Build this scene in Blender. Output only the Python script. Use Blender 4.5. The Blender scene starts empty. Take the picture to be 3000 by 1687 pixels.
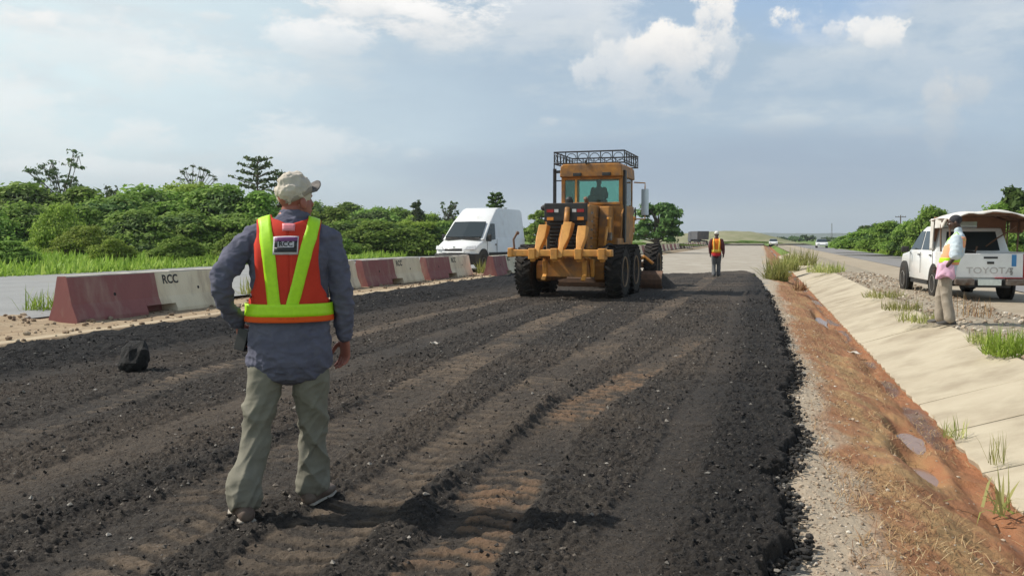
import bpy, bmesh, math, random
import numpy as np
from mathutils import Vector, Matrix
from mathutils.bvhtree import BVHTree

random.seed(7); RNG = np.random.default_rng(11)
SC = bpy.context.scene
COL = SC.collection
R = math.radians

# ------------------------------------------------------------------ camera
FPX, PW, PH, HORY, VPX, CAMH = 2600.0, 3000.0, 1687.0, 700.0, 2230.0, 1.43
PHI = math.atan((PH/2-HORY)/FPX); TH = math.atan((VPX-PW/2)*math.cos(PHI)/FPX)
FW = Vector((-math.sin(TH)*math.cos(PHI), math.cos(TH)*math.cos(PHI), -math.sin(PHI)))
RT = Vector((math.cos(TH), math.sin(TH), 0)); UP = RT.cross(FW)
cd = bpy.data.cameras.new('camera'); cam = bpy.data.objects.new('camera', cd); COL.objects.link(cam)
cd.sensor_width = 36; cd.lens = 36*FPX/PW; cd.clip_end = 9000; cd.clip_start = .05
cam.matrix_world = Matrix(((RT.x, UP.x, -FW.x, 0), (RT.y, UP.y, -FW.y, 0), (RT.z, UP.z, -FW.z, CAMH), (0, 0, 0, 1)))
SC.camera = cam

def ray(px, py): return FW*FPX + RT*(px-PW/2) + UP*(PH/2-py)
def gpt(px, py, z=0.0):
    d = ray(px, py); t = (z-CAMH)/d.z
    return Vector((d.x*t, d.y*t, z))
def ypt(px, py, Y):
    d = ray(px, py); t = Y/d.y
    return Vector((d.x*t, Y, CAMH+d.z*t))
def azel(px, py):
    d = ray(px, py).normalized(); return math.atan2(d.x, d.y), math.asin(d.z)

# ------------------------------------------------------------------ light
SUN_DIR = Vector((-1.0, -0.14, 0)).normalized()*math.cos(R(47.5)) + Vector((0, 0, math.sin(R(47.5))))
sd = bpy.data.lights.new('sun', 'SUN'); sd.energy = 5.0; sd.angle = R(.6); sd.color = (1, .955, .88)
sun = bpy.data.objects.new('sun', sd); COL.objects.link(sun)
sun.rotation_euler = SUN_DIR.to_track_quat('Z', 'Y').to_euler()
vs = SC.view_settings; vs.view_transform = 'Standard'; vs.look = 'None'; vs.gamma = 1; vs.exposure = -.08; vs.use_curve_mapping = False

# ------------------------------------------------------------------ sky
W = bpy.data.worlds.new('World'); SC.world = W; W.use_nodes = True
nt = W.node_tree; nt.nodes.clear()
def N(t, **k):
    n = nt.nodes.new(t)
    for a, b in k.items(): setattr(n, a, b)
    return n
def L(a, b): nt.links.new(a, b)
def M(op, a, b=None, c=None, clamp=False):
    n = N('ShaderNodeMath', operation=op, use_clamp=clamp)
    for i, v in enumerate((a, b, c)):
        if v is None: continue
        if isinstance(v, (int, float)): n.inputs[i].default_value = v
        else: L(v, n.inputs[i])
    return n.outputs[0]
def SS(v, lo, hi, a=0.0, b=1.0):
    n = N('ShaderNodeMapRange', interpolation_type='SMOOTHSTEP'); L(v, n.inputs[0])
    for i, q in enumerate((lo, hi, a, b)): n.inputs[i+1].default_value = q
    return n.outputs[0]
def MIX(f, a, b):
    n = N('ShaderNodeMix', data_type='RGBA')
    if isinstance(f, (int, float)): n.inputs[0].default_value = f
    else: L(f, n.inputs[0])
    for s, v in ((6, a), (7, b)):
        if isinstance(v, tuple): n.inputs[s].default_value = (*v, 1)
        else: L(v, n.inputs[s])
    return n.outputs[2]
tc = N('ShaderNodeTexCoord'); sep = N('ShaderNodeSeparateXYZ'); L(tc.outputs['Generated'], sep.inputs[0])
dx, dy, dz = sep.outputs
AZ = M('ARCTAN2', dx, dy); EL = M('ARCSINE', dz)
def NOISE(scale, detail=6, rough=.55, vec=None, sxyz=(1, 1, 1), off=0.0):
    mp = N('ShaderNodeMapping'); L(vec or tc.outputs['Generated'], mp.inputs[0]); mp.inputs['Scale'].default_value = sxyz
    mp.inputs['Location'].default_value = (off, off*.7, off*.3)
    n = N('ShaderNodeTexNoise'); n.inputs['Scale'].default_value = scale; n.inputs['Detail'].default_value = detail
    n.inputs['Roughness'].default_value = rough; L(mp.outputs[0], n.inputs['Vector']); return n.outputs['Fac']
sky = N('ShaderNodeTexSky', sky_type='NISHITA'); sky.sun_disc = False
sky.sun_elevation = R(47.5); sky.sun_rotation = math.atan2(SUN_DIR.x, SUN_DIR.y)
sky.dust_density = 2.2; sky.air_density = 1.1; sky.ozone_density = 2.0; sky.altitude = 200
S = 10.0   # the Background strength is 0.1
def c10(r, g, b): return (r*S, g*S, b*S)
skyc = sky.outputs[0]
# thin high veil: pale towards the sun (west), blue-grey towards the east
nz1 = NOISE(2.2, 5, .55, sxyz=(1, 1, 3.0), off=3.1)
nz2 = NOISE(6.0, 7, .6, sxyz=(1, 1, 3.2), off=8.3)
west = SS(M('ADD', AZ, M('MULTIPLY', M('SUBTRACT', nz1, .5), .5)), R(-60), R(-6))
veil = MIX(west, c10(.95, 1.10, 1.09), c10(.475, .605, .735))
veil = MIX(SS(nz2, .46, .72, 0, .7), veil, c10(.79, .85, .87))
horiz = SS(EL, R(-1), R(7))
veil = MIX(horiz, c10(.46, .555, .61), veil)
col = MIX(M('MULTIPLY', SS(nz1, .30, .70, .93, .80), 1.0), skyc, veil)
# overhead the veil thins and the blue shows
col = MIX(SS(EL, R(18), R(62), 0.0, .85), col, skyc)
# long dark grey-blue bank low in the east
def ELL(px, py, rx, ry, wob, vec=None):
    a, e = azel(px, py)
    u = M('DIVIDE', M('SUBTRACT', AZ, a), rx/FPX); v = M('DIVIDE', M('SUBTRACT', EL, e), ry/FPX)
    q = M('ADD', M('MULTIPLY', u, u), M('MULTIPLY', v, v))
    return M('ADD', M('SUBTRACT', 1.0, q), wob)
wb = M('MULTIPLY', M('SUBTRACT', nz2, .5), 2.4)
bank = SS(ELL(2120, 500, 900, 105, wb), -.6, .9)
col = MIX(M('MULTIPLY', bank, .62), col, c10(.335, .425, .555))
bank2 = SS(ELL(1500, 480, 620, 60, wb), -.5, 1.0)
col = MIX(M('MULTIPLY', bank2, .35), col, c10(.40, .50, .61))
blue = SS(ELL(2370, -20, 330, 130, wb), -.4, .9)
col = MIX(M('MULTIPLY', blue, .75), col, c10(.36, .54, .80))
blue2 = SS(ELL(1980, 40, 170, 120, wb), -.4, .9)
col = MIX(M('MULTIPLY', blue2, .5), col, c10(.40, .55, .74))
# cumulus: crisp billowing tops, bases that dissolve into the veil
vor = N('ShaderNodeTexVoronoi', feature='SMOOTH_F1'); vor.inputs['Scale'].default_value = 42; vor.inputs['Smoothness'].default_value = .5
L(tc.outputs['Generated'], vor.inputs['Vector'])
puff = M('ADD', M('MULTIPLY', M('SUBTRACT', NOISE(19, 9, .66, off=1.7), .5), 4.2), M('MULTIPLY', M('SUBTRACT', .42, vor.outputs['Distance']), 1.1))
wisp = M('MULTIPLY', M('SUBTRACT', NOISE(11, 8, .66, sxyz=(1, 1, 2.2), off=5.5), .5), 5.0)
def cumulus(items, gain, soft_drop, tone, sharp=.65, wob=puff):
    global col
    for (px, py, rx, ry, amt) in items:
        e = ELL(px, py, rx, ry, wob)
        a, el0 = azel(px, py)
        m = SS(e, .0, sharp)
        v = M('DIVIDE', M('SUBTRACT', EL, el0), ry/FPX)
        m = M('MULTIPLY', m, SS(v, -1.1-soft_drop, .35))
        shade = MIX(SS(M('ADD', v, M('MULTIPLY', wob, .45)), -1.0, .9), tone[0], tone[1])
        col = MIX(M('MULTIPLY', m, amt*gain), col, shade)
white = (c10(.72, .75, .78), c10(1.08, 1.05, 1.0))
cumulus([(1900, 215, 240, 130, .55), (1930, 145, 110, 80, 1.0), (2010, 140, 95, 90, 1.0), (2090, 60, 75, 110, .95), (2110, 150, 90, 110, .5)], 1.0, .2, white)
cumulus([(2345, 65, 80, 50, .8), (2440, 95, 60, 36, .5), (2545, 105, 100, 48, .75), (2590, 130, 60, 50, .45)], 1.0, .2, white, .8, M('MULTIPLY', puff, 1.7))
cumulus([(1597, 358, 44, 26, .55), (1215, 455, 56, 28, .5), (2262, 592, 80, 16, .30)], 1.0, .6, white, 1.5, M('MULTIPLY', wisp, .8))
cumulus([(2760, 330, 60, 130, .42), (2830, 270, 70, 60, .42)], 1.0, .4, (c10(.62, .65, .67), c10(.80, .79, .77)), .9)
cumulus([(1100, 20, 360, 90, 1.0), (1290, 60, 190, 85, .9), (960, 110, 180, 70, .6), (1600, 60, 330, 150, .4)], 1.0, .8, (c10(.80, .82, .83), c10(1.12, 1.10, 1.07)), .9, wisp)
cumulus([(70, 62, 110, 34, .8), (635, 45, 70, 22, .7), (420, 400, 110, 70, .5), (930, 430, 260, 110, .45), (90, 370, 200, 150, .5), (250, 150, 380, 120, .45), (620, 220, 300, 80, .4), (300, 500, 420, 40, .4), (2700, 170, 500, 200, .25)], 1.0, .8, (c10(.78, .82, .83), c10(1.0, 1.0, .98)), 1.1, wisp)
bg = N('ShaderNodeBackground'); bg.inputs[1].default_value = 0.1; L(col, bg.inputs[0])
wo = N('ShaderNodeOutputWorld'); L(bg.outputs[0], wo.inputs[0])

# ------------------------------------------------------------------ helpers
def hash_(ix, iy, iz, seed):
    h = (ix.astype(np.int64)*374761393 + iy.astype(np.int64)*668265263 + iz.astype(np.int64)*1274126177 + seed*951274213) & 0xffffffff
    h = ((h ^ (h >> 13))*1274126177) & 0xffffffff
    h = h ^ (h >> 16)
    return (h & 0xffff)/65535.0
def vn3(x, y, z, seed=0):
    x0 = np.floor(x); y0 = np.floor(y); z0 = np.floor(z)
    fx, fy, fz = x-x0, y-y0, z-z0
    fx = fx*fx*(3-2*fx); fy = fy*fy*(3-2*fy); fz = fz*fz*(3-2*fz)
    r = 0
    for i in (0, 1):
        for j in (0, 1):
            for k in (0, 1):
                w = (fx if i else 1-fx)*(fy if j else 1-fy)*(fz if k else 1-fz)
                r = r + w*hash_(x0+i, y0+j, z0+k, seed)
    return r
def vn2(x, y, seed=0):
    x0 = np.floor(x); y0 = np.floor(y); fx, fy = x-x0, y-y0
    fx = fx*fx*(3-2*fx); fy = fy*fy*(3-2*fy); zz = np.zeros_like(x0)
    h = lambda i, j: hash_(x0+i, y0+j, zz, seed)
    return (h(0, 0)*(1-fx)+h(1, 0)*fx)*(1-fy) + (h(0, 1)*(1-fx)+h(1, 1)*fx)*fy
def fbm2(x, y, o=4, seed=0, g=.5):
    a, s, t = 1.0, 0, 0
    for i in range(o):
        s = s + a*vn2(x*2**i+13.7*i, y*2**i+7.1*i, seed+i); t += a; a *= g
    return s/t
def sstep(v, lo, hi):
    t = np.clip((v-lo)/(hi-lo), 0, 1); return t*t*(3-2*t)

def tag(o, label=None, cat=None, group=None, kind=None):
    for k, v in (('label', label), ('category', cat), ('group', group), ('kind', kind)):
        if v: o[k] = v
    return o
def empty(name, loc=(0, 0, 0), rz=0.0):
    o = bpy.data.objects.new(name, None); COL.objects.link(o); o.location = loc; o.rotation_euler = (0, 0, rz)
    o.empty_display_size = .1
    return o
def npmesh(name, v, f, mat=None, smooth=False):
    v = np.asarray(v, np.float32); f = np.asarray(f, np.int32)
    me = bpy.data.meshes.new(name); k = f.shape[1]
    me.vertices.add(len(v)); me.vertices.foreach_set('co', v.ravel())
    me.loops.add(f.size); me.loops.foreach_set('vertex_index', f.ravel())
    me.polygons.add(len(f)); me.polygons.foreach_set('loop_start', np.arange(0, f.size, k, dtype=np.int32))
    me.polygons.foreach_set('use_smooth', np.full(len(f), smooth))
    me.update(calc_edges=True)
    if mat: me.materials.append(mat)
    return me
def link(name, me, parent=None):
    o = bpy.data.objects.new(name, me); COL.objects.link(o); o.parent = parent; return o
def copytree(o, parent=None):
    c = o.copy(); COL.objects.link(c); c.parent = parent
    for ch in o.children: copytree(ch, c)
    return c

class MB:
    def __init__(s): s.v = []; s.f = []; s.m = []
    def add(s, vs, fs, mi=0):
        b = len(s.v); s.v += [tuple(p) for p in vs]; s.f += [tuple(i+b for i in q) for q in fs]; s.m += [mi]*len(fs); return s
    def box(s, c, d, rz=0, rx=0, ry=0, mi=0):
        x, y, z = d[0]/2, d[1]/2, d[2]/2
        P = [Vector((i*x, j*y, k*z)) for k in (-1, 1) for j in (-1, 1) for i in (-1, 1)]
        m = Matrix.Rotation(rz, 3, 'Z') @ Matrix.Rotation(ry, 3, 'Y') @ Matrix.Rotation(rx, 3, 'X')
        P = [m @ p + Vector(c) for p in P]
        return s.add(P, [(0, 2, 3, 1), (4, 5, 7, 6), (0, 1, 5, 4), (2, 6, 7, 3), (0, 4, 6, 2), (1, 3, 7, 5)], mi)
    def prism(s, poly, axis, a, b, mi=0):
        # poly: 2D points; axis 'x': (y,z) ; 'y': (x,z) ; 'z': (x,y)
        n = len(poly)
        def P(p, t): return {'x': (t, p[0], p[1]), 'y': (p[0], t, p[1]), 'z': (p[0], p[1], t)}[axis]
        vs = [P(p, a) for p in poly] + [P(p, b) for p in poly]
        fs = [tuple(range(n))[::-1], tuple(range(n, 2*n))] + [(i, (i+1) % n, n+(i+1) % n, n+i) for i in range(n)]
        return s.add(vs, fs, mi)
    def tube(s, pts, r, seg=10, mi=0, cap=True):
        pts = [Vector(p) for p in pts]; n = len(pts); rr = r if isinstance(r, (list, tuple)) else [r]*n
        base = len(s.v); prev = None
        for i, p in enumerate(pts):
            t = (pts[min(i+1, n-1)]-pts[max(i-1, 0)]).normalized()
            a = prev - t*prev.dot(t) if prev is not None else t.orthogonal()
            if a.length < 1e-5: a = t.orthogonal()
            a.normalize(); prev = a; b = t.cross(a)
            for k in range(seg):
                an = 2*math.pi*k/seg; s.v.append(tuple(p + (a*math.cos(an)+b*math.sin(an))*rr[i]))
        for i in range(n-1):
            for k in range(seg):
                s.f.append((base+i*seg+k, base+i*seg+(k+1) % seg, base+(i+1)*seg+(k+1) % seg, base+(i+1)*seg+k)); s.m.append(mi)
        if cap:
            s.f.append(tuple(base+k for k in range(seg))[::-1]); s.f.append(tuple(base+(n-1)*seg+k for k in range(seg))); s.m += [mi, mi]
        return s
    def limb(s, pts, rads, seg=16, sub=4, ref=(1, 0, 0), cap=True):
        # smooth tapered limb; rads entries r or (ra, rb), ra measured along ref
        P = [Vector(p) for p in pts]; Q = [(q, q) if isinstance(q, (int, float)) else q for q in rads]
        n = len(P); C = []; RR = []
        def cr(a, b, c, d, t): return .5*((2*b)+(c-a)*t+(2*a-5*b+4*c-d)*t*t+(3*b-a-3*c+d)*t**3)
        for i in range(n-1):
            for k in range(sub):
                t = k/sub; g = lambda A, j: A[max(0, min(n-1, j))]
                C.append(cr(g(P, i-1), g(P, i), g(P, i+1), g(P, i+2), t))
                RR.append(tuple(max(.002, cr(g(Q, i-1)[j], g(Q, i)[j], g(Q, i+1)[j], g(Q, i+2)[j], t)) for j in (0, 1)))
        C.append(P[-1]); RR.append(Q[-1])
        if cap:
            t0 = (C[1]-C[0]).normalized(); t1 = (C[-1]-C[-2]).normalized(); r0, r1 = RR[0], RR[-1]
            C = [C[0]-t0*min(r0)*.75, C[0]-t0*min(r0)*.5]+C+[C[-1]+t1*min(r1)*.5, C[-1]+t1*min(r1)*.75]
            RR = [(r0[0]*.35, r0[1]*.35), (r0[0]*.8, r0[1]*.8)]+RR+[(r1[0]*.8, r1[1]*.8), (r1[0]*.35, r1[1]*.35)]
        base = len(s.v); m = len(C); ref = Vector(ref)
        for i in range(m):
            t = (C[min(i+1, m-1)]-C[max(i-1, 0)]).normalized()
            a = ref - t*ref.dot(t)
            if a.length < .05: a = t.orthogonal()
            a.normalize(); b = t.cross(a)
            for k in range(seg):
                an = 2*math.pi*k/seg; s.v.append(tuple(C[i]+a*math.cos(an)*RR[i][0]+b*math.sin(an)*RR[i][1]))
        for i in range(m-1):
            for k in range(seg):
                s.f.append((base+i*seg+k, base+i*seg+(k+1) % seg, base+(i+1)*seg+(k+1) % seg, base+(i+1)*seg+k)); s.m.append(0)
        s.f.append(tuple(base+k for k in range(seg))[::-1]); s.f.append(tuple(base+(m-1)*seg+k for k in range(seg))); s.m += [0, 0]
        return s
    def lathe(s, prof, c, axis='x', seg=32, mi=0):
        # prof: (offset along axis, radius)
        base = len(s.v); n = len(prof)
        for (o, r) in prof:
            for k in range(seg):
                an = 2*math.pi*k/seg; u, w = r*math.cos(an), r*math.sin(an)
                p = {'x': (o, u, w), 'y': (u, o, w), 'z': (u, w, o)}[axis]
                s.v.append((c[0]+p[0], c[1]+p[1], c[2]+p[2]))
        for i in range(n-1):
            for k in range(seg):
                s.f.append((base+i*seg+k, base+i*seg+(k+1) % seg, base+(i+1)*seg+(k+1) % seg, base+(i+1)*seg+k)); s.m.append(mi)
        s.f.append(tuple(base+k for k in range(seg))[::-1]); s.f.append(tuple(base+(n-1)*seg+k for k in range(seg))); s.m += [mi, mi]
        return s
    def ball(s, c, r, seg=14, rings=9, mi=0):
        r = (r, r, r) if isinstance(r, (int, float)) else r
        base = len(s.v)
        for i in range(rings+1):
            th = math.pi*(i+.02)/(rings+.04)
            for k in range(seg):
                an = 2*math.pi*k/seg
                s.v.append((c[0]+r[0]*math.sin(th)*math.cos(an), c[1]+r[1]*math.sin(th)*math.sin(an), c[2]+r[2]*math.cos(th)))
        for i in range(rings):
            for k in range(seg):
                s.f.append((base+i*seg+k, base+(i+1)*seg+k, base+(i+1)*seg+(k+1) % seg, base+i*seg+(k+1) % seg)); s.m.append(mi)
        s.f.append(tuple(base+k for k in range(seg))); s.f.append(tuple(base+rings*seg+k for k in range(seg))[::-1]); s.m += [mi, mi]
        return s
    def xf(s, mtx):
        s.v = [tuple(mtx @ Vector(p)) for p in s.v]; return s
    def join(s, o):
        return s.add(o.v, o.f)
    def mesh(s, name, mats, smooth=False, fix=True):
        me = bpy.data.meshes.new(name); me.from_pydata(s.v, [], s.f)
        mats = mats if isinstance(mats, (list, tuple)) else [mats]
        for m in mats: me.materials.append(m)
        me.polygons.foreach_set('material_index', s.m)
        if fix:
            bm = bmesh.new(); bm.from_mesh(me); bmesh.ops.recalc_face_normals(bm, faces=bm.faces); bm.to_mesh(me); bm.free()
        me.polygons.foreach_set('use_smooth', [smooth]*len(me.polygons)); me.update(); return me
    def build(s, name, mats, parent=None, smooth=False, bevel=0, seg=2):
        o = link(name, s.mesh(name, mats, smooth), parent)
        if bevel:
            b = o.modifiers.new('bevel', 'BEVEL'); b.width = bevel; b.segments = seg; b.limit_method = 'ANGLE'; b.angle_limit = R(40)
            if not smooth:
                w = o.modifiers.new('wn', 'WEIGHTED_NORMAL'); w.keep_sharp = False
                o.data.polygons.foreach_set('use_smooth', [True]*len(o.data.polygons))
        elif smooth == 'auto': pass
        return o

def union(mb, mat, voxel=.006, smooth=4, name='cloth'):
    me = mb.mesh(name, mat); o = bpy.data.objects.new('tmp', me); COL.objects.link(o)
    r = o.modifiers.new('r', 'REMESH'); r.mode = 'VOXEL'; r.voxel_size = voxel; r.use_smooth_shade = True
    if smooth:
        q = o.modifiers.new('s', 'SMOOTH'); q.factor = .5; q.iterations = smooth
    dg = bpy.context.evaluated_depsgraph_get(); dg.update()
    out = bpy.data.meshes.new_from_object(o.evaluated_get(dg)); out.name = name
    bpy.data.objects.remove(o); bpy.data.meshes.remove(me)
    out.materials.clear(); out.materials.append(mat)
    out.polygons.foreach_set('use_smooth', [True]*len(out.polygons))
    return out
def displace(me, fn):
    n = len(me.vertices); co = np.zeros(n*3, np.float32); no = np.zeros(n*3, np.float32)
    me.vertices.foreach_get('co', co); me.vertices.foreach_get('normal', no)
    co = co.reshape(-1, 3).astype(np.float64); no = no.reshape(-1, 3)
    co = co + no*fn(co, no)[:, None]
    me.vertices.foreach_set('co', co.astype(np.float32).ravel()); me.update()

def text_mesh(txt, size, depth, mat, bold=0.0):
    c = bpy.data.curves.new('lettering', 'FONT'); c.body = txt; c.size = size; c.extrude = depth; c.align_x = 'CENTER'; c.align_y = 'CENTER'; c.offset = bold
    c.resolution_u = 3
    o = bpy.data.objects.new('tmp', c); COL.objects.link(o)
    dg = bpy.context.evaluated_depsgraph_get(); dg.update()
    me = bpy.data.meshes.new_from_object(o.evaluated_get(dg)); bpy.data.objects.remove(o)
    me.materials.clear(); me.materials.append(mat); return me

# ------------------------------------------------------------------ materials
def newmat(name):
    m = bpy.data.materials.new(name); m.use_nodes = True; t = m.node_tree
    return m, t, t.nodes['Principled BSDF']
def pm(name, c1, c2=None, scale=6.0, rough=.6, metal=0.0, bump=0.0, bscale=40.0, lo=.35, hi=.7, spec=.5, detail=6, c3=None, s3=2.0, lo3=.55, hi3=.75, stretch=(1, 1, 1), coat=0.0, world=False):
    m, t, b = newmat(name); n = t.nodes; l = t.links
    b.inputs['Roughness'].default_value = rough; b.inputs['Metallic'].default_value = metal
    b.inputs['Specular IOR Level'].default_value = spec; b.inputs['Coat Weight'].default_value = coat
    tcn = n.new('ShaderNodeTexCoord'); mp = n.new('ShaderNodeMapping'); mp.inputs['Scale'].default_value = stretch
    l.new(n.new('ShaderNodeNewGeometry').outputs['Position'] if world else tcn.outputs['Object'], mp.inputs[0])
    def nz(sc, d=detail):
        q = n.new('ShaderNodeTexNoise'); q.inputs['Scale'].default_value = sc; q.inputs['Detail'].default_value = d; q.inputs['Roughness'].default_value = .6
        l.new(mp.outputs[0], q.inputs['Vector']); return q.outputs['Fac']
    def mix(f, a, c):
        q = n.new('ShaderNodeMix'); q.data_type = 'RGBA'; l.new(f, q.inputs[0])
        for s_, v in ((6, a), (7, c)):
            if isinstance(v, tuple): q.inputs[s_].default_value = (*v, 1)
            else: l.new(v, q.inputs[s_])
        return q.outputs[2]
    def rng(f, a, c):
        q = n.new('ShaderNodeMapRange'); q.inputs[1].default_value = a; q.inputs[2].default_value = c; l.new(f, q.inputs[0]); return q.outputs[0]
    cur = c1
    if c2 is not None: cur = mix(rng(nz(scale), lo, hi), c1, c2)
    if c3 is not None: cur = mix(rng(nz(s3), lo3, hi3), cur, c3)
    if isinstance(cur, tuple): b.inputs['Base Color'].default_value = (*cur, 1)
    else: l.new(cur, b.inputs['Base Color'])
    if bump:
        bp = n.new('ShaderNodeBump'); bp.inputs['Strength'].default_value = 1.0; bp.inputs['Distance'].default_value = bump
        l.new(nz(bscale, 5), bp.inputs['Height']); l.new(bp.outputs[0], b.inputs['Normal'])
    return m
def leafmat(name, c1, c2, c3, trans=.35, rough=.5):
    m, t, b = newmat(name); n = t.nodes; l = t.links
    g = n.new('ShaderNodeNewGeometry'); cr = n.new('ShaderNodeValToRGB'); l.new(g.outputs['Random Per Island'], cr.inputs[0])
    e = cr.color_ramp.elements; e[0].color = (*c1, 1); e[1].color = (*c3, 1); e[1].position = 1.0
    q = cr.color_ramp.elements.new(.55); q.color = (*c2, 1)
    b.inputs['Roughness'].default_value = rough; b.inputs['Specular IOR Level'].default_value = .18
    oi = n.new('ShaderNodeObjectInfo'); hs = n.new('ShaderNodeHueSaturation'); l.new(cr.outputs[0], hs.inputs['Color'])
    mv = n.new('ShaderNodeMapRange'); mv.inputs[3].default_value = .72; mv.inputs[4].default_value = 1.22; l.new(oi.outputs['Random'], mv.inputs[0]); l.new(mv.outputs[0], hs.inputs['Value'])
    mh = n.new('ShaderNodeMapRange'); mh.inputs[3].default_value = .490; mh.inputs[4].default_value = .518; l.new(oi.outputs['Random'], mh.inputs[0]); l.new(mh.outputs[0], hs.inputs['Hue'])
    l.new(hs.outputs[0], b.inputs['Base Color'])
    tr = n.new('ShaderNodeBsdfTranslucent'); l.new(hs.outputs[0], tr.inputs[0])
    ms = n.new('ShaderNodeMixShader'); ms.inputs[0].default_value = trans
    l.new(b.outputs[0], ms.inputs[1]); l.new(tr.outputs[0], ms.inputs[2])
    l.new(ms.outputs[0], n['Material Output'].inputs['Surface'])
    return m
def glassmat(name, tint, alpha, rough=.05):
    m, t, b = newmat(name); n = t.nodes; l = t.links
    tr = n.new('ShaderNodeBsdfTransparent'); tr.inputs[0].default_value = (*tint, 1)
    gl = n.new('ShaderNodeBsdfGlossy'); gl.inputs['Roughness'].default_value = rough; gl.inputs[0].default_value = (.9, .9, .9, 1)
    fr = n.new('ShaderNodeFresnel'); fr.inputs[0].default_value = 1.5
    ms = n.new('ShaderNodeMixShader'); l.new(fr.outputs[0], ms.inputs[0]); l.new(tr.outputs[0], ms.inputs[1]); l.new(gl.outputs[0], ms.inputs[2])
    ms2 = n.new('ShaderNodeMixShader'); ms2.inputs[0].default_value = alpha
    l.new(ms.outputs[0], ms2.inputs[1]); b.inputs['Base Color'].default_value = (*tint, 1); b.inputs['Roughness'].default_value = rough
    l.new(b.outputs[0], ms2.inputs[2]); l.new(ms2.outputs[0], n['Material Output'].inputs['Surface'])
    return m

X = {}
X['rubber'] = pm('rubber', (.014, .014, .014), (.055, .045, .036), 7, .85, spec=.25, bump=.004, bscale=60)
X['black'] = pm('black_paint', (.012, .012, .013), (.035, .031, .028), 9, .5)
X['plastic'] = pm('dark_plastic', (.02, .02, .021), (.05, .046, .04), 5, .65, spec=.35)
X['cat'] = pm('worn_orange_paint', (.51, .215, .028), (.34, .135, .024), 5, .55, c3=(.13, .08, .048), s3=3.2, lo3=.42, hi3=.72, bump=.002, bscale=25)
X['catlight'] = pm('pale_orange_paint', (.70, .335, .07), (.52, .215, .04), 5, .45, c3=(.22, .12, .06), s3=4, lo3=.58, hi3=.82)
X['steel'] = pm('worn_steel', (.22, .20, .18), (.12, .07, .045), 8, .45, metal=.6)
X['rust'] = pm('rusty_blade', (.20, .11, .065), (.11, .07, .05), 8, .7, metal=.2)
X['red'] = pm('red_lens', (.38, .012, .012), (.28, .01, .01), 8, .2)
X['amber'] = pm('amber_lens', (.75, .26, .02), (.6, .2, .02), 8, .25)
X['clear'] = pm('clear_lens', (.7, .7, .7), (.5, .5, .5), 8, .15)
X['chrome'] = pm('chrome', (.7, .7, .7), (.5, .5, .5), 8, .12, metal=1)
X['white'] = pm('white_car_paint', (.80, .80, .78), (.72, .71, .68), 3, .28, coat=.4, c3=(.52, .46, .38), s3=1.6, lo3=.62, hi3=.95)
X['windarker'] = glassmat('dark_glass', (.035, .05, .055), .72, .04)
X['greenglass'] = glassmat('green_tinted_glass', (.66, .86, .80), .03, .03)
X['plate'] = pm('number_plate', (.72, .76, .70), (.6, .64, .58), 20, .4)
X['rim'] = pm('wheel_rim', (.42, .42, .41), (.25, .22, .18), 9, .4, metal=.5)
X['mirror'] = pm('mirror_glass', (.72, .78, .82), (.62, .68, .74), 4, .18, metal=.4)

# ------------------------------------------------------------------ ground
def grid(xs, ys, zfn):
    Xg, Yg = np.meshgrid(xs, ys); Z = zfn(Xg, Yg)
    return gridmesh(Xg, Yg, Z)
def gridmesh(Xg, Yg, Z):
    h, w = Xg.shape; v = np.stack([Xg, Yg, Z], -1).reshape(-1, 3)
    i = np.arange(h*w).reshape(h, w)
    f = np.stack([i[:-1, :-1], i[:-1, 1:], i[1:, 1:], i[1:, :-1]], -1).reshape(-1, 4)
    return v, f
def attr(me, name, val):
    a = me.attributes.new(name, 'FLOAT', 'POINT'); a.data.foreach_set('value', np.asarray(val, np.float32).ravel())
def rows(y0, y1, k, mn):
    y = [y0]
    while y[-1] < y1: y.append(y[-1]+max(mn, k*y[-1]**2/(CAMH*887)))
    return np.array(y)

def groundmat(name, base, layers, rough=.9, bump=.006, bscale=60, spec=.25, wet=None):
    # base (c1,c2,scale); layers: (source 'attr:name' or noise scale, colour, lo, hi)
    m, t, b = newmat(name); n = t.nodes; l = t.links
    tcn = n.new('ShaderNodeTexCoord')
    def nz(sc, d=8, r=.65):
        q = n.new('ShaderNodeTexNoise'); q.inputs['Scale'].default_value = sc; q.inputs['Detail'].default_value = d; q.inputs['Roughness'].default_value = r
        l.new(tcn.outputs['Object'], q.inputs['Vector']); return q.outputs['Fac']
    def at(nm):
        q = n.new('ShaderNodeAttribute'); q.attribute_name = nm; return q.outputs['Fac']
    def rng(f, a, c, lo=0, hi=1):
        q = n.new('ShaderNodeMapRange'); q.inputs[1].default_value = a; q.inputs[2].default_value = c; q.inputs[3].default_value = lo; q.inputs[4].default_value = hi; l.new(f, q.inputs[0]); return q.outputs[0]
    def mix(f, a, c):
        q = n.new('ShaderNodeMix'); q.data_type = 'RGBA'; l.new(f, q.inputs[0])
        for s_, v in ((6, a), (7, c)):
            if isinstance(v, tuple): q.inputs[s_].default_value = (*v, 1)
            else: l.new(v, q.inputs[s_])
        return q.outputs[2]
    cur = mix(rng(nz(base[2]), .32, .68), base[0], base[1])
    for src, c, lo, hi in layers:
        f = at(src[5:]) if isinstance(src, str) else nz(src)
        cur = mix(rng(f, lo, hi), cur, c)
    l.new(cur, b.inputs['Base Color']); b.inputs['Roughness'].default_value = rough; b.inputs['Specular IOR Level'].default_value = spec
    if wet: l.new(rng(at(wet), .2, .8, rough, .12), b.inputs['Roughness'])
    bp = n.new('ShaderNodeBump'); bp.inputs['Distance'].default_value = bump; l.new(nz(bscale, 6, .7), bp.inputs['Height']); l.new(bp.outputs[0], b.inputs['Normal'])
    return m

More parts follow.
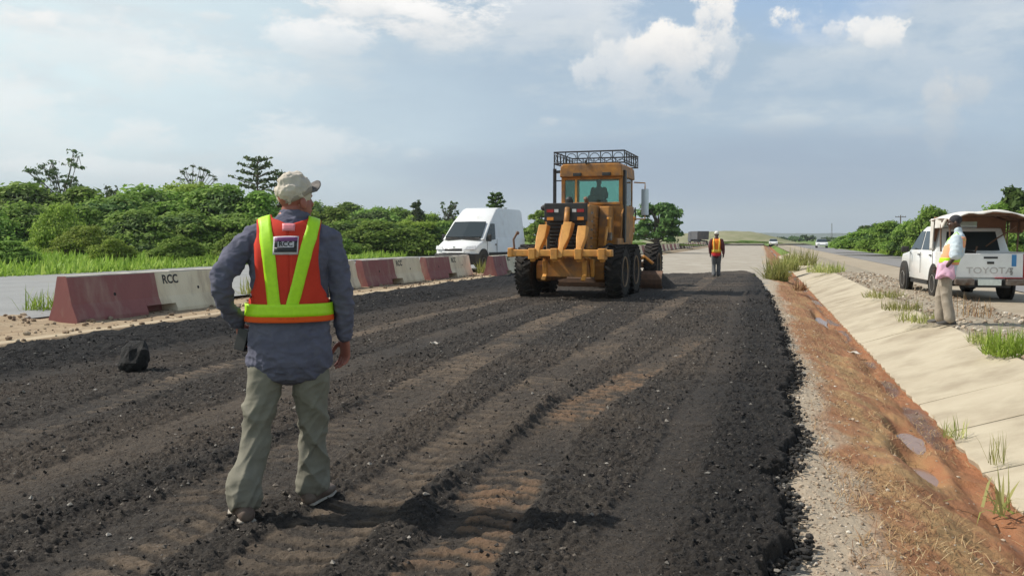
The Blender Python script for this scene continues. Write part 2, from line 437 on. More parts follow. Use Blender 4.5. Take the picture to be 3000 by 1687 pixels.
# far country: one sheet to the horizon, cross-section follows the road corridor
prof = [(-1800, .9), (-120, .8), (-60, .62), (-42, .45), (-28, .18), (-25.4, .03), (-12.5, -.02), (-9.7, -.12), (.2, -.15), (1.3, -.62), (2.1, -.62), (3.0, -.12), (4.6, -.10), (10.4, -.12), (11.6, .02), (22, .35), (60, .6), (1800, .9)]
ysf = np.concatenate([np.linspace(-6, 60, 34), np.linspace(66, 300, 40), np.linspace(330, 4500, 24)])
Xg, Yg = np.meshgrid(np.array([p[0] for p in prof], float), ysf); Zg = np.tile(np.array([p[1] for p in prof]), (len(ysf), 1))
v, f = gridmesh(Xg, Yg, Zg)
m_far = groundmat('grassy_soil', ((.10, .17, .03), (.15, .21, .045), .22), [(.9, (.13, .12, .05), .55, .8)], bump=.05, bscale=4)
tag(link('ground', npmesh('ground', v, f, m_far)), 'green grassy country on both sides of the road', kind='structure')

# left carriageway in use
ys = rows(1.5, 420, 9, .3)
xs = np.linspace(-25.6, -11.7, 40)
m_lroad = groundmat('old_asphalt', ((.30, .30, .29), (.235, .235, .23), .5), [(.25, (.34, .31, .26), .55, .75), (14, (.20, .20, .195), .58, .72)], bump=.004, bscale=70)
v, f = grid(xs, ys, lambda x, y: .10+.03*fbm2(x*.3, y*.2, 2, 5))
tag(link('left_road', npmesh('left_road', v, f, m_lroad, True)), 'pale grey old asphalt carriageway beyond the barriers', kind='structure')
# tan earth strip the barriers stand on
xs = np.linspace(-12.6, -9.0, 90); ys = rows(2.0, 260, 2.0, .05)
m_strip = groundmat('tan_earth', ((.40, .31, .20), (.29, .205, .125), 2.4), [(9, (.18, .125, .085), .56, .70), (1.1, (.22, .14, .08), .56, .74), ('attr:edge', (.46, .37, .25), .35, .9)], bump=.012, bscale=26)
def strip_h(x, y):
    h = .05+.05*sstep(x, -11.9, -12.4)+(fbm2(x*2.2, y*1.4, 4, 8)-.5)*.09*sstep(np.abs(x+9.6), .1, .7)
    h = h+.10*np.exp(-((x+11.9)/.5)**2)*sstep(13.5-y, 0, 2)*(.4+fbm2(x*5, y*5, 3, 9))
    return h - .13*sstep(x, -9.62, -9.40)
v, f = grid(xs, ys, strip_h); me = npmesh('earth_strip', v, f, m_strip, True)
attr(me, 'edge', np.exp(-((v[:, 0]+9.75)/.16)**2))
tag(link('earth_strip', me), 'tan earth and gravel strip under the barriers', kind='structure')
# pale sub-base laid bare beyond the asphalt
xs = np.linspace(-9.6, .75, 46); ys = rows(1.2, 330, 5, .12)
m_base = groundmat('pale_gravel_base', ((.40, .355, .29), (.30, .26, .205), 1.2), [(.35, (.46, .42, .35), .5, .75), (22, (.22, .19, .15), .6, .75)], bump=.012, bscale=45)
v, f = grid(xs, ys, lambda x, y: -.085+.03*(fbm2(x*.8, y*.5, 3, 21)-.5) - .12*sstep(x, .35, .75))
tag(link('gravel_base', npmesh('gravel_base', v, f, m_base, True)), 'pale compacted gravel base of the unfinished lane', kind='structure')

# ---- the loose dark asphalt mat with wheel tracks
TR = [  # points (x, y), half width, tread amount, dust, orange
    ([(-4.85, 2.5), (-5.19, 5.03), (-5.72, 7.53), (-5.84, 9.04), (-5.95, 15), (-5.85, 24)], .24, 1.0, 1.0, .30),
    ([(-2.72, 2.0), (-2.81, 3.05), (-2.93, 5.06), (-2.95, 5.78), (-3.35, 10.37), (-3.58, 15.7), (-3.45, 24)], .32, 1.0, 1.0, .35),
    ([(-2.02, 2.5), (-2.02, 4.66), (-2.09, 6.93), (-2.03, 11.1), (-1.91, 18.75), (-1.80, 36)], .26, .85, .9, .05),
    ([(-1.15, 2.0), (-1.32, 3.6), (-1.42, 5.05), (-1.47, 7.4), (-1.12, 10.7), (-.9, 13.0)], .23, 1.0, .95, .85),
    ([(-3.7, 2.0), (-4.0, 3.6), (-4.35, 6.5), (-4.6, 12.0), (-4.7, 20)], .26, .3, .40, .08),
    ([(-.62, 2.5), (-.55, 5.0), (-.35, 12), (-.6, 26)], .20, .12, .20, .05),
    ([(-7.3, 5.5), (-7.2, 10.0), (-7.0, 22)], .24, .5, .30, .05),
]
def edgeR(y):
    return np.interp(y, [2, 4, 7.7, 10.8, 19, 30, 38, 47], [.04, .12, .27, .36, .28, .06, -.25, -1.2])+.10*(fbm2(y*1.3, y*0+3, 3, 31)-.5)*2+(.07*(fbm2(y*7, y*0+9, 3, 33)-.5)*2+.05*(vn2(y*19, y*0, 36)-.5))*sstep(-y, -26, -10)+.12*(fbm2(y*1.9, y*0+2, 2, 37)-.5)*sstep(y, 15, 30)
def edgeL(y): return -9.42+.06*(fbm2(y*2.1, y*0+1, 3, 41)-.5)*2
def endY(x): return 41.5+3.5*np.sin(x*.55+.6)+4*(fbm2(x*1.1, x*0+5, 3, 45)-.5)
def mat_fields(x, y):
    h = np.zeros_like(x); dust = np.zeros_like(x); org = np.zeros_like(x); loose = np.ones_like(x)
    wob = (fbm2(x*3, y*3, 3, 50)-.5)
    for k, (pts, hw, tr, du, og) in enumerate(TR):
        py_ = np.array([p[1] for p in pts]); px_ = np.array([p[0] for p in pts])
        cx = np.interp(y, py_, px_); d = x-cx+wob*.08+.02*np.sin(y*1.3+k*2); a = np.abs(d)
        on = sstep(a, hw, hw-.06)*sstep(y, py_[0]-.1, py_[0]+.3)*sstep(-y, -py_[-1]-1.5, -py_[-1]+1.5)
        fade = .45+.85*fbm2(x*1.1+k*7, y*.55, 3, 60+k); fade = np.clip(.55+(fbm2(x*1.6+k*7, y*.7, 4, 60+k)-.46)*3.2, .12, 1.1)*(.55+.45*np.clip((fbm2(x*7+k, y*6, 3, 64+k)-.3)*3.2, 0, 1))
        # chevron lugs pressed across the track
        ph = (y+.35*np.abs(d)*(1 if k % 2 else -1)+.02*np.sin(y*3)+.04*wob)/(.185 if k != 3 else .165)
        lug = sstep(np.abs((ph % 1)-.5), .19, .25)*np.clip((fbm2(x*8+k, y*4.5, 3, 66+k)-.27)*4.5, .1, 1)
        h = h - on*(.015+.010*wob) + on*tr*fade*(lug-.35)*.020
        # pushed-up shoulders
        sh = np.exp(-((a-hw-.06)/.055)**2)*(on*0+1)*sstep(y, py_[0]-.1, py_[0]+.3)*sstep(-y, -py_[-1]-1.5, -py_[-1]+1.5)
        h = h+sh*.020*np.clip(1.9*fbm2(x*3, y*1.3+k, 3, 70+k)-.55, 0, 1.3)*tr
        dust = np.maximum(dust, on*du*fade*(.22+.78*lug*tr+.4*(1-tr))); org = np.maximum(org, on*og*fade*(.2+.8*lug))
        loose = loose*(1-.8*on)
    # loose windrow left between two passes
    r = np.exp(-((x+1.74-.03*np.sin(y*2.2))/.075)**2)*sstep(y, 3.6, 4.6)*sstep(-y, -10.5, -7.5)
    r = r*np.clip((fbm2(x*2, y*1.1, 3, 80)-.30)*3.5, 0, 1); h = h+r*(.012+.065*fbm2(x*9, y*5, 3, 81)); dust = dust*(1-.9*np.clip(r*1.5, 0, 1)); org = org*(1-np.clip(r*1.6, 0, 1)); loose = np.maximum(loose, r)
    r = np.exp(-((x+3.42-.035*(y-5))/.10)**2)*sstep(-y, -9.0, -6.5)
    h = h+r*.05*fbm2(x*8, y*4, 3, 83)
    # heaped dark edge along the left strip, ragged right edge
    le = sstep(-x, 6.5, 7.9)*(.5+fbm2(x*.7, y*.5, 2, 85)); h = h+.085*le*fbm2(x*3.2, y*2.2, 4, 86)*1.5; dust = dust*(1-.7*np.clip(le, 0, 1))
    ri = sstep(x, -.75, -.1); h = h+.05*ri*fbm2(x*3, y*2.4, 4, 88); loose = np.maximum(loose, ri*.9)
    # undulation + crumbs
    h = h+.035*(fbm2(x*.45, y*.35, 2, 90)-.5)
    h = h+loose*(.034*(fbm2(x*6, y*6, 3, 92)-.5)+.030*(vn2(x*31, y*31, 95)-.5)+.024*(vn2(x*67, y*67, 96)-.5))+(1-loose)*(.012*(vn2(x*45, y*45, 97)-.5)+.014*(vn2(x*17, y*17, 98)-.5)+.008*(vn2(x*80, y*80, 94)-.5))
    dark = np.clip(np.clip(le*1.2, 0, 1)+ri*.75+r*.5, 0, 1)*(1-.5*dust)
    bro = sstep(fbm2(x*.55, y*.28, 4, 99), .36, .66)
    return h, dust, org, np.clip(loose, 0, 1), bro, dark
ys = np.concatenate([rows(2.1, 14.0, .72, .0075), rows(14.1, 47.5, .38, .0075)])
s = np.linspace(0, 1, 860)
w_ = np.interp(s, [0, .18, .45, 1], [1.9, 1.45, .82, .70]); cs = np.cumsum(w_); cs = (cs-cs[0])/(cs[-1]-cs[0])
EL_, ER_ = edgeL(ys), edgeR(ys)
Xg = EL_[:, None]+(ER_-EL_)[:, None]*cs[None, :]; Yg = np.repeat(ys[:, None], len(s), 1)
# pull the last rows to the ragged front
ey = endY(Xg); Yg = np.minimum(Yg, ey)
h, dust, org, loose, bro, dark = mat_fields(Xg, Yg)
lip = sstep(ER_[:, None]-Xg, .0, .05)*sstep(ey-Yg, 0.0, .35); Zg = -.07+(.07+h)*lip - .03*(1-lip)
MATX, MATY, MATZ = Xg, Yg, Zg
v, f = gridmesh(Xg, Yg, Zg); me = npmesh('asphalt_mat', v, f, None, True)
for nme, val in (('dust', dust), ('org', org), ('loose', loose), ('bro', bro), ('dark', dark)): attr(me, nme, val)
m_mat = groundmat('loose_asphalt', ((.036, .0305, .0255), (.062, .051, .041), 11), [('attr:bro', (.096, .073, .053), 0, 1.7), ('attr:dark', (.014, .013, .0125), 0, .95), (88, (.011, .010, .010), .52, .64), (58, (.135, .112, .090), .585, .70), ('attr:dust', (.155, .115, .080), .05, .95), ('attr:org', (.21, .115, .060), .30, 1.35), (75, (.014, .013, .012), .60, .72), (130, (.17, .15, .13), .70, .78)], rough=.85, bump=.022, bscale=62, spec=.25)
me.materials.append(m_mat)
tag(link('asphalt_mat', me), 'loose dark asphalt layer with tyre tracks across the unfinished lane', kind='structure')
def matz(x, y):
    h = mat_fields(np.array([[x]], float), np.array([[y]], float))[0]; return float(h[0, 0])

# ---- scattered crumbs, stones
def rock_shapes(k=6):
    out = []
    for i in range(k):
        bm = bmesh.new(); bmesh.ops.create_icosphere(bm, subdivisions=1, radius=1)
        for vv in bm.verts: vv.co *= .62+.5*random.random(); vv.co.z *= .72
        bmesh.ops.triangulate(bm, faces=bm.faces)
        V = np.array([q.co[:] for q in bm.verts]); F = np.array([[q.index for q in fc.verts] for fc in bm.faces]); out.append((V, F)); bm.free()
    return out
ROCKS = rock_shapes()
OCT = []
for _k in range(6):
    _v = np.array([(1, 0, 0), (-1, 0, 0), (0, 1, 0), (0, -1, 0), (0, 0, .8), (0, 0, -.8)], float)*(.6+.6*RNG.random((6, 1)))+RNG.normal(0, .18, (6, 3))
    OCT.append((_v, np.array([(0, 2, 4), (2, 1, 4), (1, 3, 4), (3, 0, 4), (2, 0, 5), (1, 2, 5), (3, 1, 5), (0, 3, 5)])))
def scatter_rocks(name, pos, size, mat, label, z_sink=.2, shapes=None):
    VS, FS = [], []; b = 0; n = len(pos); pick = RNG.integers(0, 6, n)
    for k, (V, F) in enumerate(shapes or ROCKS):
        idx = np.where(pick == k)[0]
        if len(idx) == 0: continue
        ang = RNG.random(len(idx))*6.283; c, s_ = np.cos(ang), np.sin(ang); sz = size[idx]
        st = .7+.7*RNG.random((len(idx), 3))
        P = V[None]*sz[:, None, None]*st[:, None, :]
        Q = np.stack([P[..., 0]*c[:, None]-P[..., 1]*s_[:, None], P[..., 0]*s_[:, None]+P[..., 1]*c[:, None], P[..., 2]], -1)
        Q = Q+pos[idx][:, None, :]; Q[..., 2] += (sz*(.72-z_sink))[:, None]*.6
        VS.append(Q.reshape(-1, 3)); FS.append((F[None]+(np.arange(len(idx))*len(V))[:, None, None]+b).reshape(-1, 3)); b += len(idx)*len(V)
    me = npmesh(name, np.concatenate(VS), np.concatenate(FS), mat)
    return tag(link(name, me), label, kind='stuff')
def islandmat(name, ramp, rough=.85, spec=.3):
    m, t, b = newmat(name); n = t.nodes; l = t.links
    g = n.new('ShaderNodeNewGeometry'); cr = n.new('ShaderNodeValToRGB'); l.new(g.outputs['Random Per Island'], cr.inputs[0])
    e = cr.color_ramp.elements; e[0].color = (*ramp[0][1], 1); e[0].position = ramp[0][0]; e[1].color = (*ramp[-1][1], 1); e[1].position = ramp[-1][0]
    for p, c in ramp[1:-1]: q = e.new(p); q.color = (*c, 1)
    l.new(cr.outputs[0], b.inputs['Base Color']); b.inputs['Roughness'].default_value = rough; b.inputs['Specular IOR Level'].default_value = spec
    return m
m_crumb = islandmat('asphalt_crumbs', [(0, (.016, .0145, .013)), (.35, (.038, .032, .027)), (.75, (.085, .068, .054)), (.94, (.14, .118, .095)), (1, (.33, .30, .26))])
nr = 82000
yy = 2.4+RNG.random(nr)**1.9*19; xx = -9.2+RNG.random(nr)*9.5
ii = np.clip(np.searchsorted(ys, yy), 0, len(ys)-1); xe = edgeL(yy); we = edgeR(yy)-xe
tt = np.clip((xx-xe)/we, 0, 1); jj = np.clip(np.searchsorted(cs, tt), 0, len(cs)-1)
keep = RNG.random(nr) < (.30+.70*loose[ii, jj]**1.5)
vis = (xx > -yy*1.15-1.2); keep &= vis
pos = np.stack([xx, yy, Zg[ii, jj]], -1)[keep]
dk = dark[ii, jj][keep] > .35; csz = (.0038+.012*RNG.random(len(pos))**6)*(1+.04*pos[:, 1])
scatter_rocks('asphalt_crumbs', pos[~dk], csz[~dk], m_crumb, 'loose brownish crumbs of asphalt strewn over the mat', shapes=OCT)
m_crumbd = islandmat('black_crumbs', [(0, (.009, .0085, .008)), (.6, (.024, .022, .020)), (.93, (.055, .047, .040)), (1, (.24, .22, .19))])
scatter_rocks('black_crumbs', pos[dk], csz[dk], m_crumbd, 'blacker loose crumbs along both edges of the mat', shapes=OCT)
# crumbs spilling over the right edge
n2 = 4600; y2 = 2.4+RNG.random(n2)**1.7*24; x2 = edgeR(y2)+.05-RNG.random(n2)**1.5*.16+.07*RNG.random(n2)**4
scatter_rocks('edge_crumbs', np.stack([x2, y2, np.full(n2, -.062)+.03*RNG.random(n2)], -1), .007+.020*RNG.random(n2)**3, m_crumbd, 'dark asphalt lumps spilling along the ragged right edge')

# ---- ditch: gravel shoulder, red clay channel, bank under the slabs
PUD = [(gpt(px, py, -.42).x, gpt(px, py, -.42).y, wd, ln) for (px, py, ln, wd) in [(2405, 945, 3.4, .11), (2665, 1300, 1.0, .12), (2695, 1392, .8, .13)]]
def ditch_h(x, y):
    n1 = fbm2(x*2.2, y*1.2, 4, 110)-.5; n2_ = fbm2(x*9, y*8, 3, 113)-.5
    z = np.interp(x, [0, .30, .62, .95, 1.35, 1.50, 1.72, 1.95, 2.6], [-.10, -.085, -.125, -.20, -.345, -.415, -.44, -.47, -.55])
    cx = 1.56+.06*np.sin(y*.9)+.05*np.sin(y*2.3+1)
    z = z+n1*(.06+.10*np.exp(-((x-1.2)/.35)**2))+n2_*.030*sstep(x, .35, .8)+(vn2(x*40, y*40, 115)-.5)*.012
    pool = np.exp(-((x-cx)/.10)**2)
    z = z-.035*pool*(fbm2(y*.9, y*0, 2, 117) > .45)
    for (cx_, cy_, wd_, ln_) in PUD:
        m_ = np.exp(-(((x-cx_)/(wd_*1.35))**2+((y-cy_)/(ln_*.62))**2)**2); z = z*(1-m_)+(-.455+.03*n1)*m_
    return z
xs = np.linspace(.05, 2.75, 250); ys2 = rows(2.0, 240, .95, .012)
v, f = grid(xs, ys2, ditch_h); me = npmesh('ditch', v, f, None, True)
x, y = v[:, 0], v[:, 1]
nb = fbm2(x*1.6, y*.9, 4, 120); nf = fbm2(x*6, y*4, 3, 122)
attr(me, 'grav', sstep(.64+.45*(nb-.5)-x+.25*(nf-.5), -.10, .30)); attr(me, 'clay', sstep(x, .85, 1.35)*sstep(nb+nf, .55, 1.25)*1.0)
attr(me, 'straw', sstep(nf+nb*.8, .75, 1.15)*np.exp(-((x-1.05)/.45)**2))
attr(me, 'wet', np.exp(-((x-1.57)/.13)**2)*sstep(fbm2(x*3, y*1.0, 3, 124), .5, .62))
m_ditch = groundmat('red_clay_ditch', ((.36, .185, .095), (.27, .125, .060), 3.2), [('attr:clay', (.32, .13, .060), 0, 1.1), ('attr:straw', (.38, .25, .115), .1, 1.2), ('attr:grav', (.40, .325, .235), .1, .8), (48, (.19, .15, .115), .60, .72), (65, (.55, .50, .43), .68, .76), ('attr:wet', (.17, .085, .05), .2, .8)], rough=.92, bump=.012, bscale=55, wet='wet')
me.materials.append(m_ditch)
tag(link('ditch', me), 'red clay drainage ditch with a gravel shoulder', kind='structure')
m_peb = islandmat('shoulder_gravel', [(0, (.20, .14, .095)), (.4, (.34, .26, .185)), (.85, (.44, .36, .27)), (1, (.62, .56, .47))])
n3 = 8000; y3 = 2.3+RNG.random(n3)**2.0*22; x3 = .22+np.abs(RNG.normal(0, .24, n3)); x3 = np.where(RNG.random(n3) < .10, .4+RNG.random(n3)*1.3, x3)
scatter_rocks('shoulder_gravel', np.stack([x3, y3, ditch_h(x3, y3)-.002], -1), (.0038+.012*RNG.random(n3)**4)*(1+.02*y3), m_peb, 'pale gravel and pebbles on the shoulder beside the asphalt')
# puddles standing in the channel
m_wat, t_, b_ = newmat('muddy_water'); b_.inputs['Base Color'].default_value = (.25, .135, .08, 1); b_.inputs['Roughness'].default_value = .14; b_.inputs['Specular IOR Level'].default_value = .4
for k, (cx_, cy_, wd, ln) in enumerate(PUD):
    n = 28; vs_ = []; wd *= 1.25; ln *= 1.25
    for i in range(n):
        a = 2*math.pi*i/n; rr = 1+.22*math.sin(3*a+k)+.15*math.sin(5*a+2*k); vs_.append((math.cos(a)*wd*rr, math.sin(a)*ln*.5*rr, 0))
    me = bpy.data.meshes.new('puddle'); me.from_pydata(vs_, [], [tuple(range(n))]); me.materials.append(m_wat)
    o = link('puddle', me); o.location = (cx_, cy_, -.428); tag(o, 'shallow muddy puddle in the bottom of the red ditch', kind='structure')

# straw and dry grass: blades as two-triangle strips
def blades(name, base, length, width, lean, mat, label, kind='stuff', up=1.0, parent=None, curve=.35):
    n = len(base); a = RNG.random(n)*6.283 if not isinstance(lean, tuple) else lean[0]+RNG.normal(0, lean[1], n)
    tilt = up+RNG.normal(0, .25, n) if not isinstance(up, tuple) else up[0]+(up[1]-up[0])*RNG.random(n)
    tilt = np.clip(tilt, .02, 1.55)
    d = np.stack([np.cos(a)*np.cos(tilt), np.sin(a)*np.cos(tilt), np.sin(tilt)], -1)
    sd_ = np.stack([-np.sin(a), np.cos(a), np.zeros(n)], -1); rz = RNG.random(n)*.8-.4
    sd_[:, 2] = rz
    L_ = length*(.55+.75*RNG.random(n)); w2 = width*(.6+.8*RNG.random(n))/2
    mid = base+d*(L_*.55)[:, None]; tip = base+d*L_[:, None]; tip[:, 2] -= L_*curve*(RNG.random(n)*.8+.2)*np.cos(tilt)
    V = np.stack([base-sd_*w2[:, None], base+sd_*w2[:, None], mid+sd_*w2[:, None]*.8, mid-sd_*w2[:, None]*.8, tip], 1).reshape(-1, 3)
    o5 = np.arange(n)[:, None]*5
    T = np.concatenate([o5+np.array([[0, 1, 2]]), o5+np.array([[0, 2, 3]]), o5+np.array([[3, 2, 4]])])
    me = npmesh(name, V, T, mat); o = link(name, me, parent)
    if label: tag(o, label)
    if kind: o['kind'] = kind
    return o
m_straw = islandmat('dry_straw', [(0, (.12, .058, .028)), (.45, (.24, .125, .055)), (.8, (.38, .24, .11)), (1, (.55, .42, .24))])
n4 = 21000; y4 = 2.4+RNG.random(n4)**1.6*30; x4 = .85+RNG.normal(0, .30, n4)+.10*np.sin(y4*.8)
x4 = np.where(RNG.random(n4) < .3, 1.35+RNG.random(n4)*.6, x4); kk = (x4 > .42) & (x4 < 2.05) & (fbm2(x4*2.5, y4*1.3, 3, 130) > .42); x4, y4 = x4[kk], y4[kk]
blades('dry_straw', np.stack([x4, y4, ditch_h(x4, y4)+.004], -1), .115, .0034, (1.45, .6), m_straw, 'brown dry straw and dead grass lying along the ditch', up=(.02, .42), curve=.2)

# ---- concrete slabs lining the far side of the ditch
m_conc = pm('cream_concrete', (.48, .415, .30), (.41, .345, .245), 2.2, .85, bump=.002, bscale=60, world=True, c3=(.27, .215, .145), s3=.9, lo3=.46, hi3=.72, lo=.3, hi=.7)
lining = empty('concrete_lining', (0, 0, 0)); tag(lining, 'cream concrete slab lining on the slope of the ditch', 'drain lining')
A0, A1 = (1.72, -.415), (3.02, .0)
slope = math.atan2(A1[1]-A0[1], A1[0]-A0[0]); sl = math.hypot(A1[0]-A0[0], A1[1]-A0[1])
sm = []
for k in range(5):
    mb = MB(); nx, ny = 14, 12; P = []
    for j in range(ny+1):
        for i in range(nx+1):
            u, w = i/nx, j/ny; u = {0: 0, 1: .012, nx-1: .988, nx: 1}.get(i, u); w = {0: 0, 1: .012, ny-1: .988, ny: 1}.get(j, w); e = min(u, 1-u, w, 1-w)
            P.append((u*sl+(.015*math.sin(j*1.7+k) if i == 0 else 0), (w-.5)*1.487, (0 if e > .001 else -.006)+.002*math.sin(3*u+k)))
    q = nx+1; F = [(j*q+i, j*q+i+1, (j+1)*q+i+1, (j+1)*q+i) for j in range(ny) for i in range(nx)]
    bnd = [i for i in range(q)]+[j*q+nx for j in range(1, ny+1)]+[ny*q+i for i in range(nx-1, -1, -1)]+[j*q for j in range(ny-1, 0, -1)]
    b0 = len(P); P += [(P[i][0], P[i][1], -.10) for i in bnd]; nb_ = len(bnd)
    F += [(bnd[i], b0+i, b0+(i+1) % nb_, bnd[(i+1) % nb_]) for i in range(nb_)]
    mb.add(P, F); sm.append(mb.mesh('slab', m_conc, False))
yk = 2.45
for k in range(64):
    o = link('slab', sm[k % 5], lining); o.location = (A0[0]+random.uniform(-.01, .01), yk, A0[1]+random.uniform(-.003, .003))
    o.rotation_euler = (random.uniform(-.0015, .0015), -slope+random.uniform(-.002, .002), random.uniform(-.003, .003)); yk += 1.5

# ---- gravel verge above the slabs, right-hand track and old asphalt
m_verge = groundmat('stony_verge', ((.36, .31, .235), (.26, .215, .155), 2.6), [(9, (.17, .145, .105), .57, .70), (1.2, (.24, .22, .10), .60, .8), (40, (.48, .44, .37), .64, .74)], bump=.015, bscale=40)
v, f = grid(np.linspace(2.98, 4.75, 70), rows(3, 240, 1.6, .03), lambda x, y: .0+.03*sstep(x, 3.0, 3.4)-.03*sstep(x, 4.1, 4.6)+.07*(fbm2(x*2.2, y*1.6, 4, 140)-.5)*sstep(x, 3.0, 3.25)*sstep(-x, -4.7, -4.4)+.03*(vn2(x*14, y*14, 141)-.5)*sstep(x, 3.0, 3.2)*sstep(-x, -4.7, -4.4)-.02)
tag(link('verge', npmesh('verge', v, f, m_verge, True)), 'stony verge above the concrete lining', kind='structure')
m_trk = groundmat('tan_track', ((.40, .335, .25), (.31, .25, .175), 1.3), [(.3, (.46, .40, .31), .5, .75), (16, (.24, .195, .145), .60, .74)], bump=.008, bscale=50)
v, f = grid(np.linspace(4.5, 7.3, 30), rows(4, 420, 6, .15), lambda x, y: -.028-.035*(x-4.5)/2.8+.02*(fbm2(x*.9, y*.5, 3, 150)-.5))
tag(link('right_track', npmesh('right_track', v, f, m_trk, True)), 'tan earth lane on the right carriageway', kind='structure')
m_ras = groundmat('worn_asphalt', ((.25, .24, .23), (.20, .19, .185), .9), [(.5, (.27, .24, .20), .58, .8)], bump=.004, bscale=60)
v, f = grid(np.linspace(7.0, 11.2, 20), rows(4, 420, 9, .3), lambda x, y: -.045+.02*sstep(x, 7.0, 7.5)+.012*np.sin(y*.05))
tag(link('right_road', npmesh('right_road', v, f, m_ras, True)), 'strip of grey asphalt beyond the tan lane', kind='structure')
n5 = 4200; y5 = 6+RNG.random(n5)**1.5*34; x5 = 3.05+RNG.random(n5)*1.6
scatter_rocks('verge_stones', np.stack([x5, y5, np.full(n5, .004)], -1), (.008+.03*RNG.random(n5)**3)*(1+.015*y5), m_peb, 'stones and gravel scattered along the verge')
n6 = 1500; y6 = 7+RNG.random(n6)**1.3*30; x6 = -12.3+RNG.random(n6)*2.8
scatter_rocks('strip_stones', np.stack([x6, y6, strip_h(x6, y6)], -1), .012+.05*RNG.random(n6)**3, islandmat('earth_clods', [(0, (.15, .10, .065)), (.6, (.27, .19, .12)), (1, (.42, .34, .24))]), 'clods and stones on the tan earth by the barriers')

# ------------------------------------------------------------------ vegetation
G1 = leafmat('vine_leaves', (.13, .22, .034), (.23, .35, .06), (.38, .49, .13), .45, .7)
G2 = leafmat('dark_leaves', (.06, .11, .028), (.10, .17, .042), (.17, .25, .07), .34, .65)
G3 = leafmat('grass_leaves', (.20, .30, .035), (.30, .42, .06), (.42, .50, .11), .36, .65)
G4 = leafmat('far_leaves', (.062, .105, .040), (.105, .155, .058), (.17, .21, .09), .30, .65)
G5 = leafmat('olive_weeds', (.24, .27, .07), (.36, .37, .11), (.48, .45, .19), .35, .7)
BK = pm('bark', (.16, .125, .095), (.07, .055, .042), 9, .9, stretch=(1, 1, .3), bump=.01, bscale=30)

def leafcloud(name, blobs, n, size, mat, seed=1, shell=.55, upbias=.5):
    g = np.random.default_rng(seed); B = np.array(blobs, float)
    vol = (B[:, 3]*B[:, 4]*B[:, 5])**(2/3); k = g.choice(len(B), n, p=vol/vol.sum())
    d = g.normal(size=(n, 3)); d /= np.linalg.norm(d, axis=1)[:, None]; d[:, 2] = np.where(d[:, 2] < -.3, -d[:, 2], d[:, 2])
    r = (shell+(1-shell)*g.random(n)**.6)*(1+.16*g.normal(size=n))
    p = B[k, :3]+d*B[k, 3:6]*r[:, None]
    nn = d+g.normal(size=(n, 3))*.55; nn[:, 2] += upbias; nn /= np.linalg.norm(nn, axis=1)[:, None]
    a = np.cross(nn, g.normal(size=(n, 3))); a /= np.linalg.norm(a, axis=1)[:, None]; b = np.cross(nn, a)
    s = size*(.55+.9*g.random(n))
    V = np.stack([p-a*(s*.62)[:, None], p+b*(s*.36)[:, None]-nn*(s*.1)[:, None], p+a*(s*.62)[:, None]-nn*(s*.18)[:, None], p-b*(s*.36)[:, None]-nn*(s*.1)[:, None]], 1).reshape(-1, 3)
    F = np.arange(n*4).reshape(n, 4)
    return npmesh(name, V, F, mat)
def domeblobs(w, d, h, n, seed, rmin=.5, rmax=1.1):
    g = random.Random(seed); out = [(0, 0, h*.30, w*.40, d*.40, h*.34)]
    for i in range(n):
        a = g.uniform(0, 6.283); t = g.random(); rr = math.sqrt(g.random())
        zz = h*(1-rr**2.2)*g.uniform(.55, .93); r = g.uniform(rmin, rmax)
        out.append((math.cos(a)*rr*w*.46, math.sin(a)*rr*d*.46, max(r*.5, zz-r*.3), r*1.25, r*1.2, r*.85))
    return out
# vine-smothered thicket bushes: five shapes shared by many plants
G6 = leafmat('yellow_green_leaves', (.20, .28, .035), (.30, .40, .06), (.42, .50, .12), .42, .7)
VB = []
for k in range(6):
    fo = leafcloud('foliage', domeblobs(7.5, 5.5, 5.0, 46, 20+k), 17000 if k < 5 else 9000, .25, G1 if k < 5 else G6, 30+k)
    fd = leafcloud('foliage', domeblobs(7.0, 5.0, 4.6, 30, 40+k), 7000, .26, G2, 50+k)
    st = MB()
    for j in range(5):
        a = random.uniform(0, 6.28); st.tube([(math.cos(a)*.5, math.sin(a)*.5, -.3), (math.cos(a)*1.0, math.sin(a)*.8, 1.4), (math.cos(a+.4)*1.9, math.sin(a+.4)*1.5, 3.1)], [.11, .08, .03], 7)
    VB.append((fo, fd, st.mesh('stem', BK)))
def bush(k, x, y, z, s, rz, label, group, far=False, name='bush'):
    e = empty(name, (x, y, z), rz); e.scale = s; tag(e, label, 'bush', group)
    fo, fd, st = VB[k if k == 5 else k % 5]
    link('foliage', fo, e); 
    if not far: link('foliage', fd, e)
    link('stem', st, e); return e
LG = 'vine-covered bushes behind the left road'
# (px centre, px half width, top py, Y distance)
def hz(py, px, Y): return ypt(px, py, Y).z
def place_bush(k, px, top, Y, wpx, label, group, depth=1.0, far=False):
    c = ypt(px, 700, Y); h = hz(top, px, Y)-.35; sc = Vector((c.x, c.y, 0)).length*math.cos(math.atan((px-1500)/2600))
    w = 2*wpx/2600*sc*1.22
    return bush(k, c.x, c.y, .45, (w/7.5, depth*max(.6, w/9), h/4.7), random.uniform(-.4, .4)+TH*.5, label, group, far)
hedge = [(-90, 545, 50, 170, 'tall vine-covered thicket at the open end of the hedge'), (55, 548, 52, 175, None), (215, 560, 55, 180, None), (330, 566, 51, 150, None), (450, 552, 55, 165, None), (540, 536, 58, 150, 'vine-covered bush that rises to a peak under the bare-branched tree'), (640, 553, 56, 160, None), (740, 572, 57, 150, None), (830, 590, 60, 140, None), (90, 600, 47, 120, None), (690, 620, 51, 130, None), (390, 625, 46, 130, None), (230, 615, 48, 130, None), (540, 615, 49, 130, None), (-60, 610, 45, 120, None), (820, 640, 52, 110, None)]
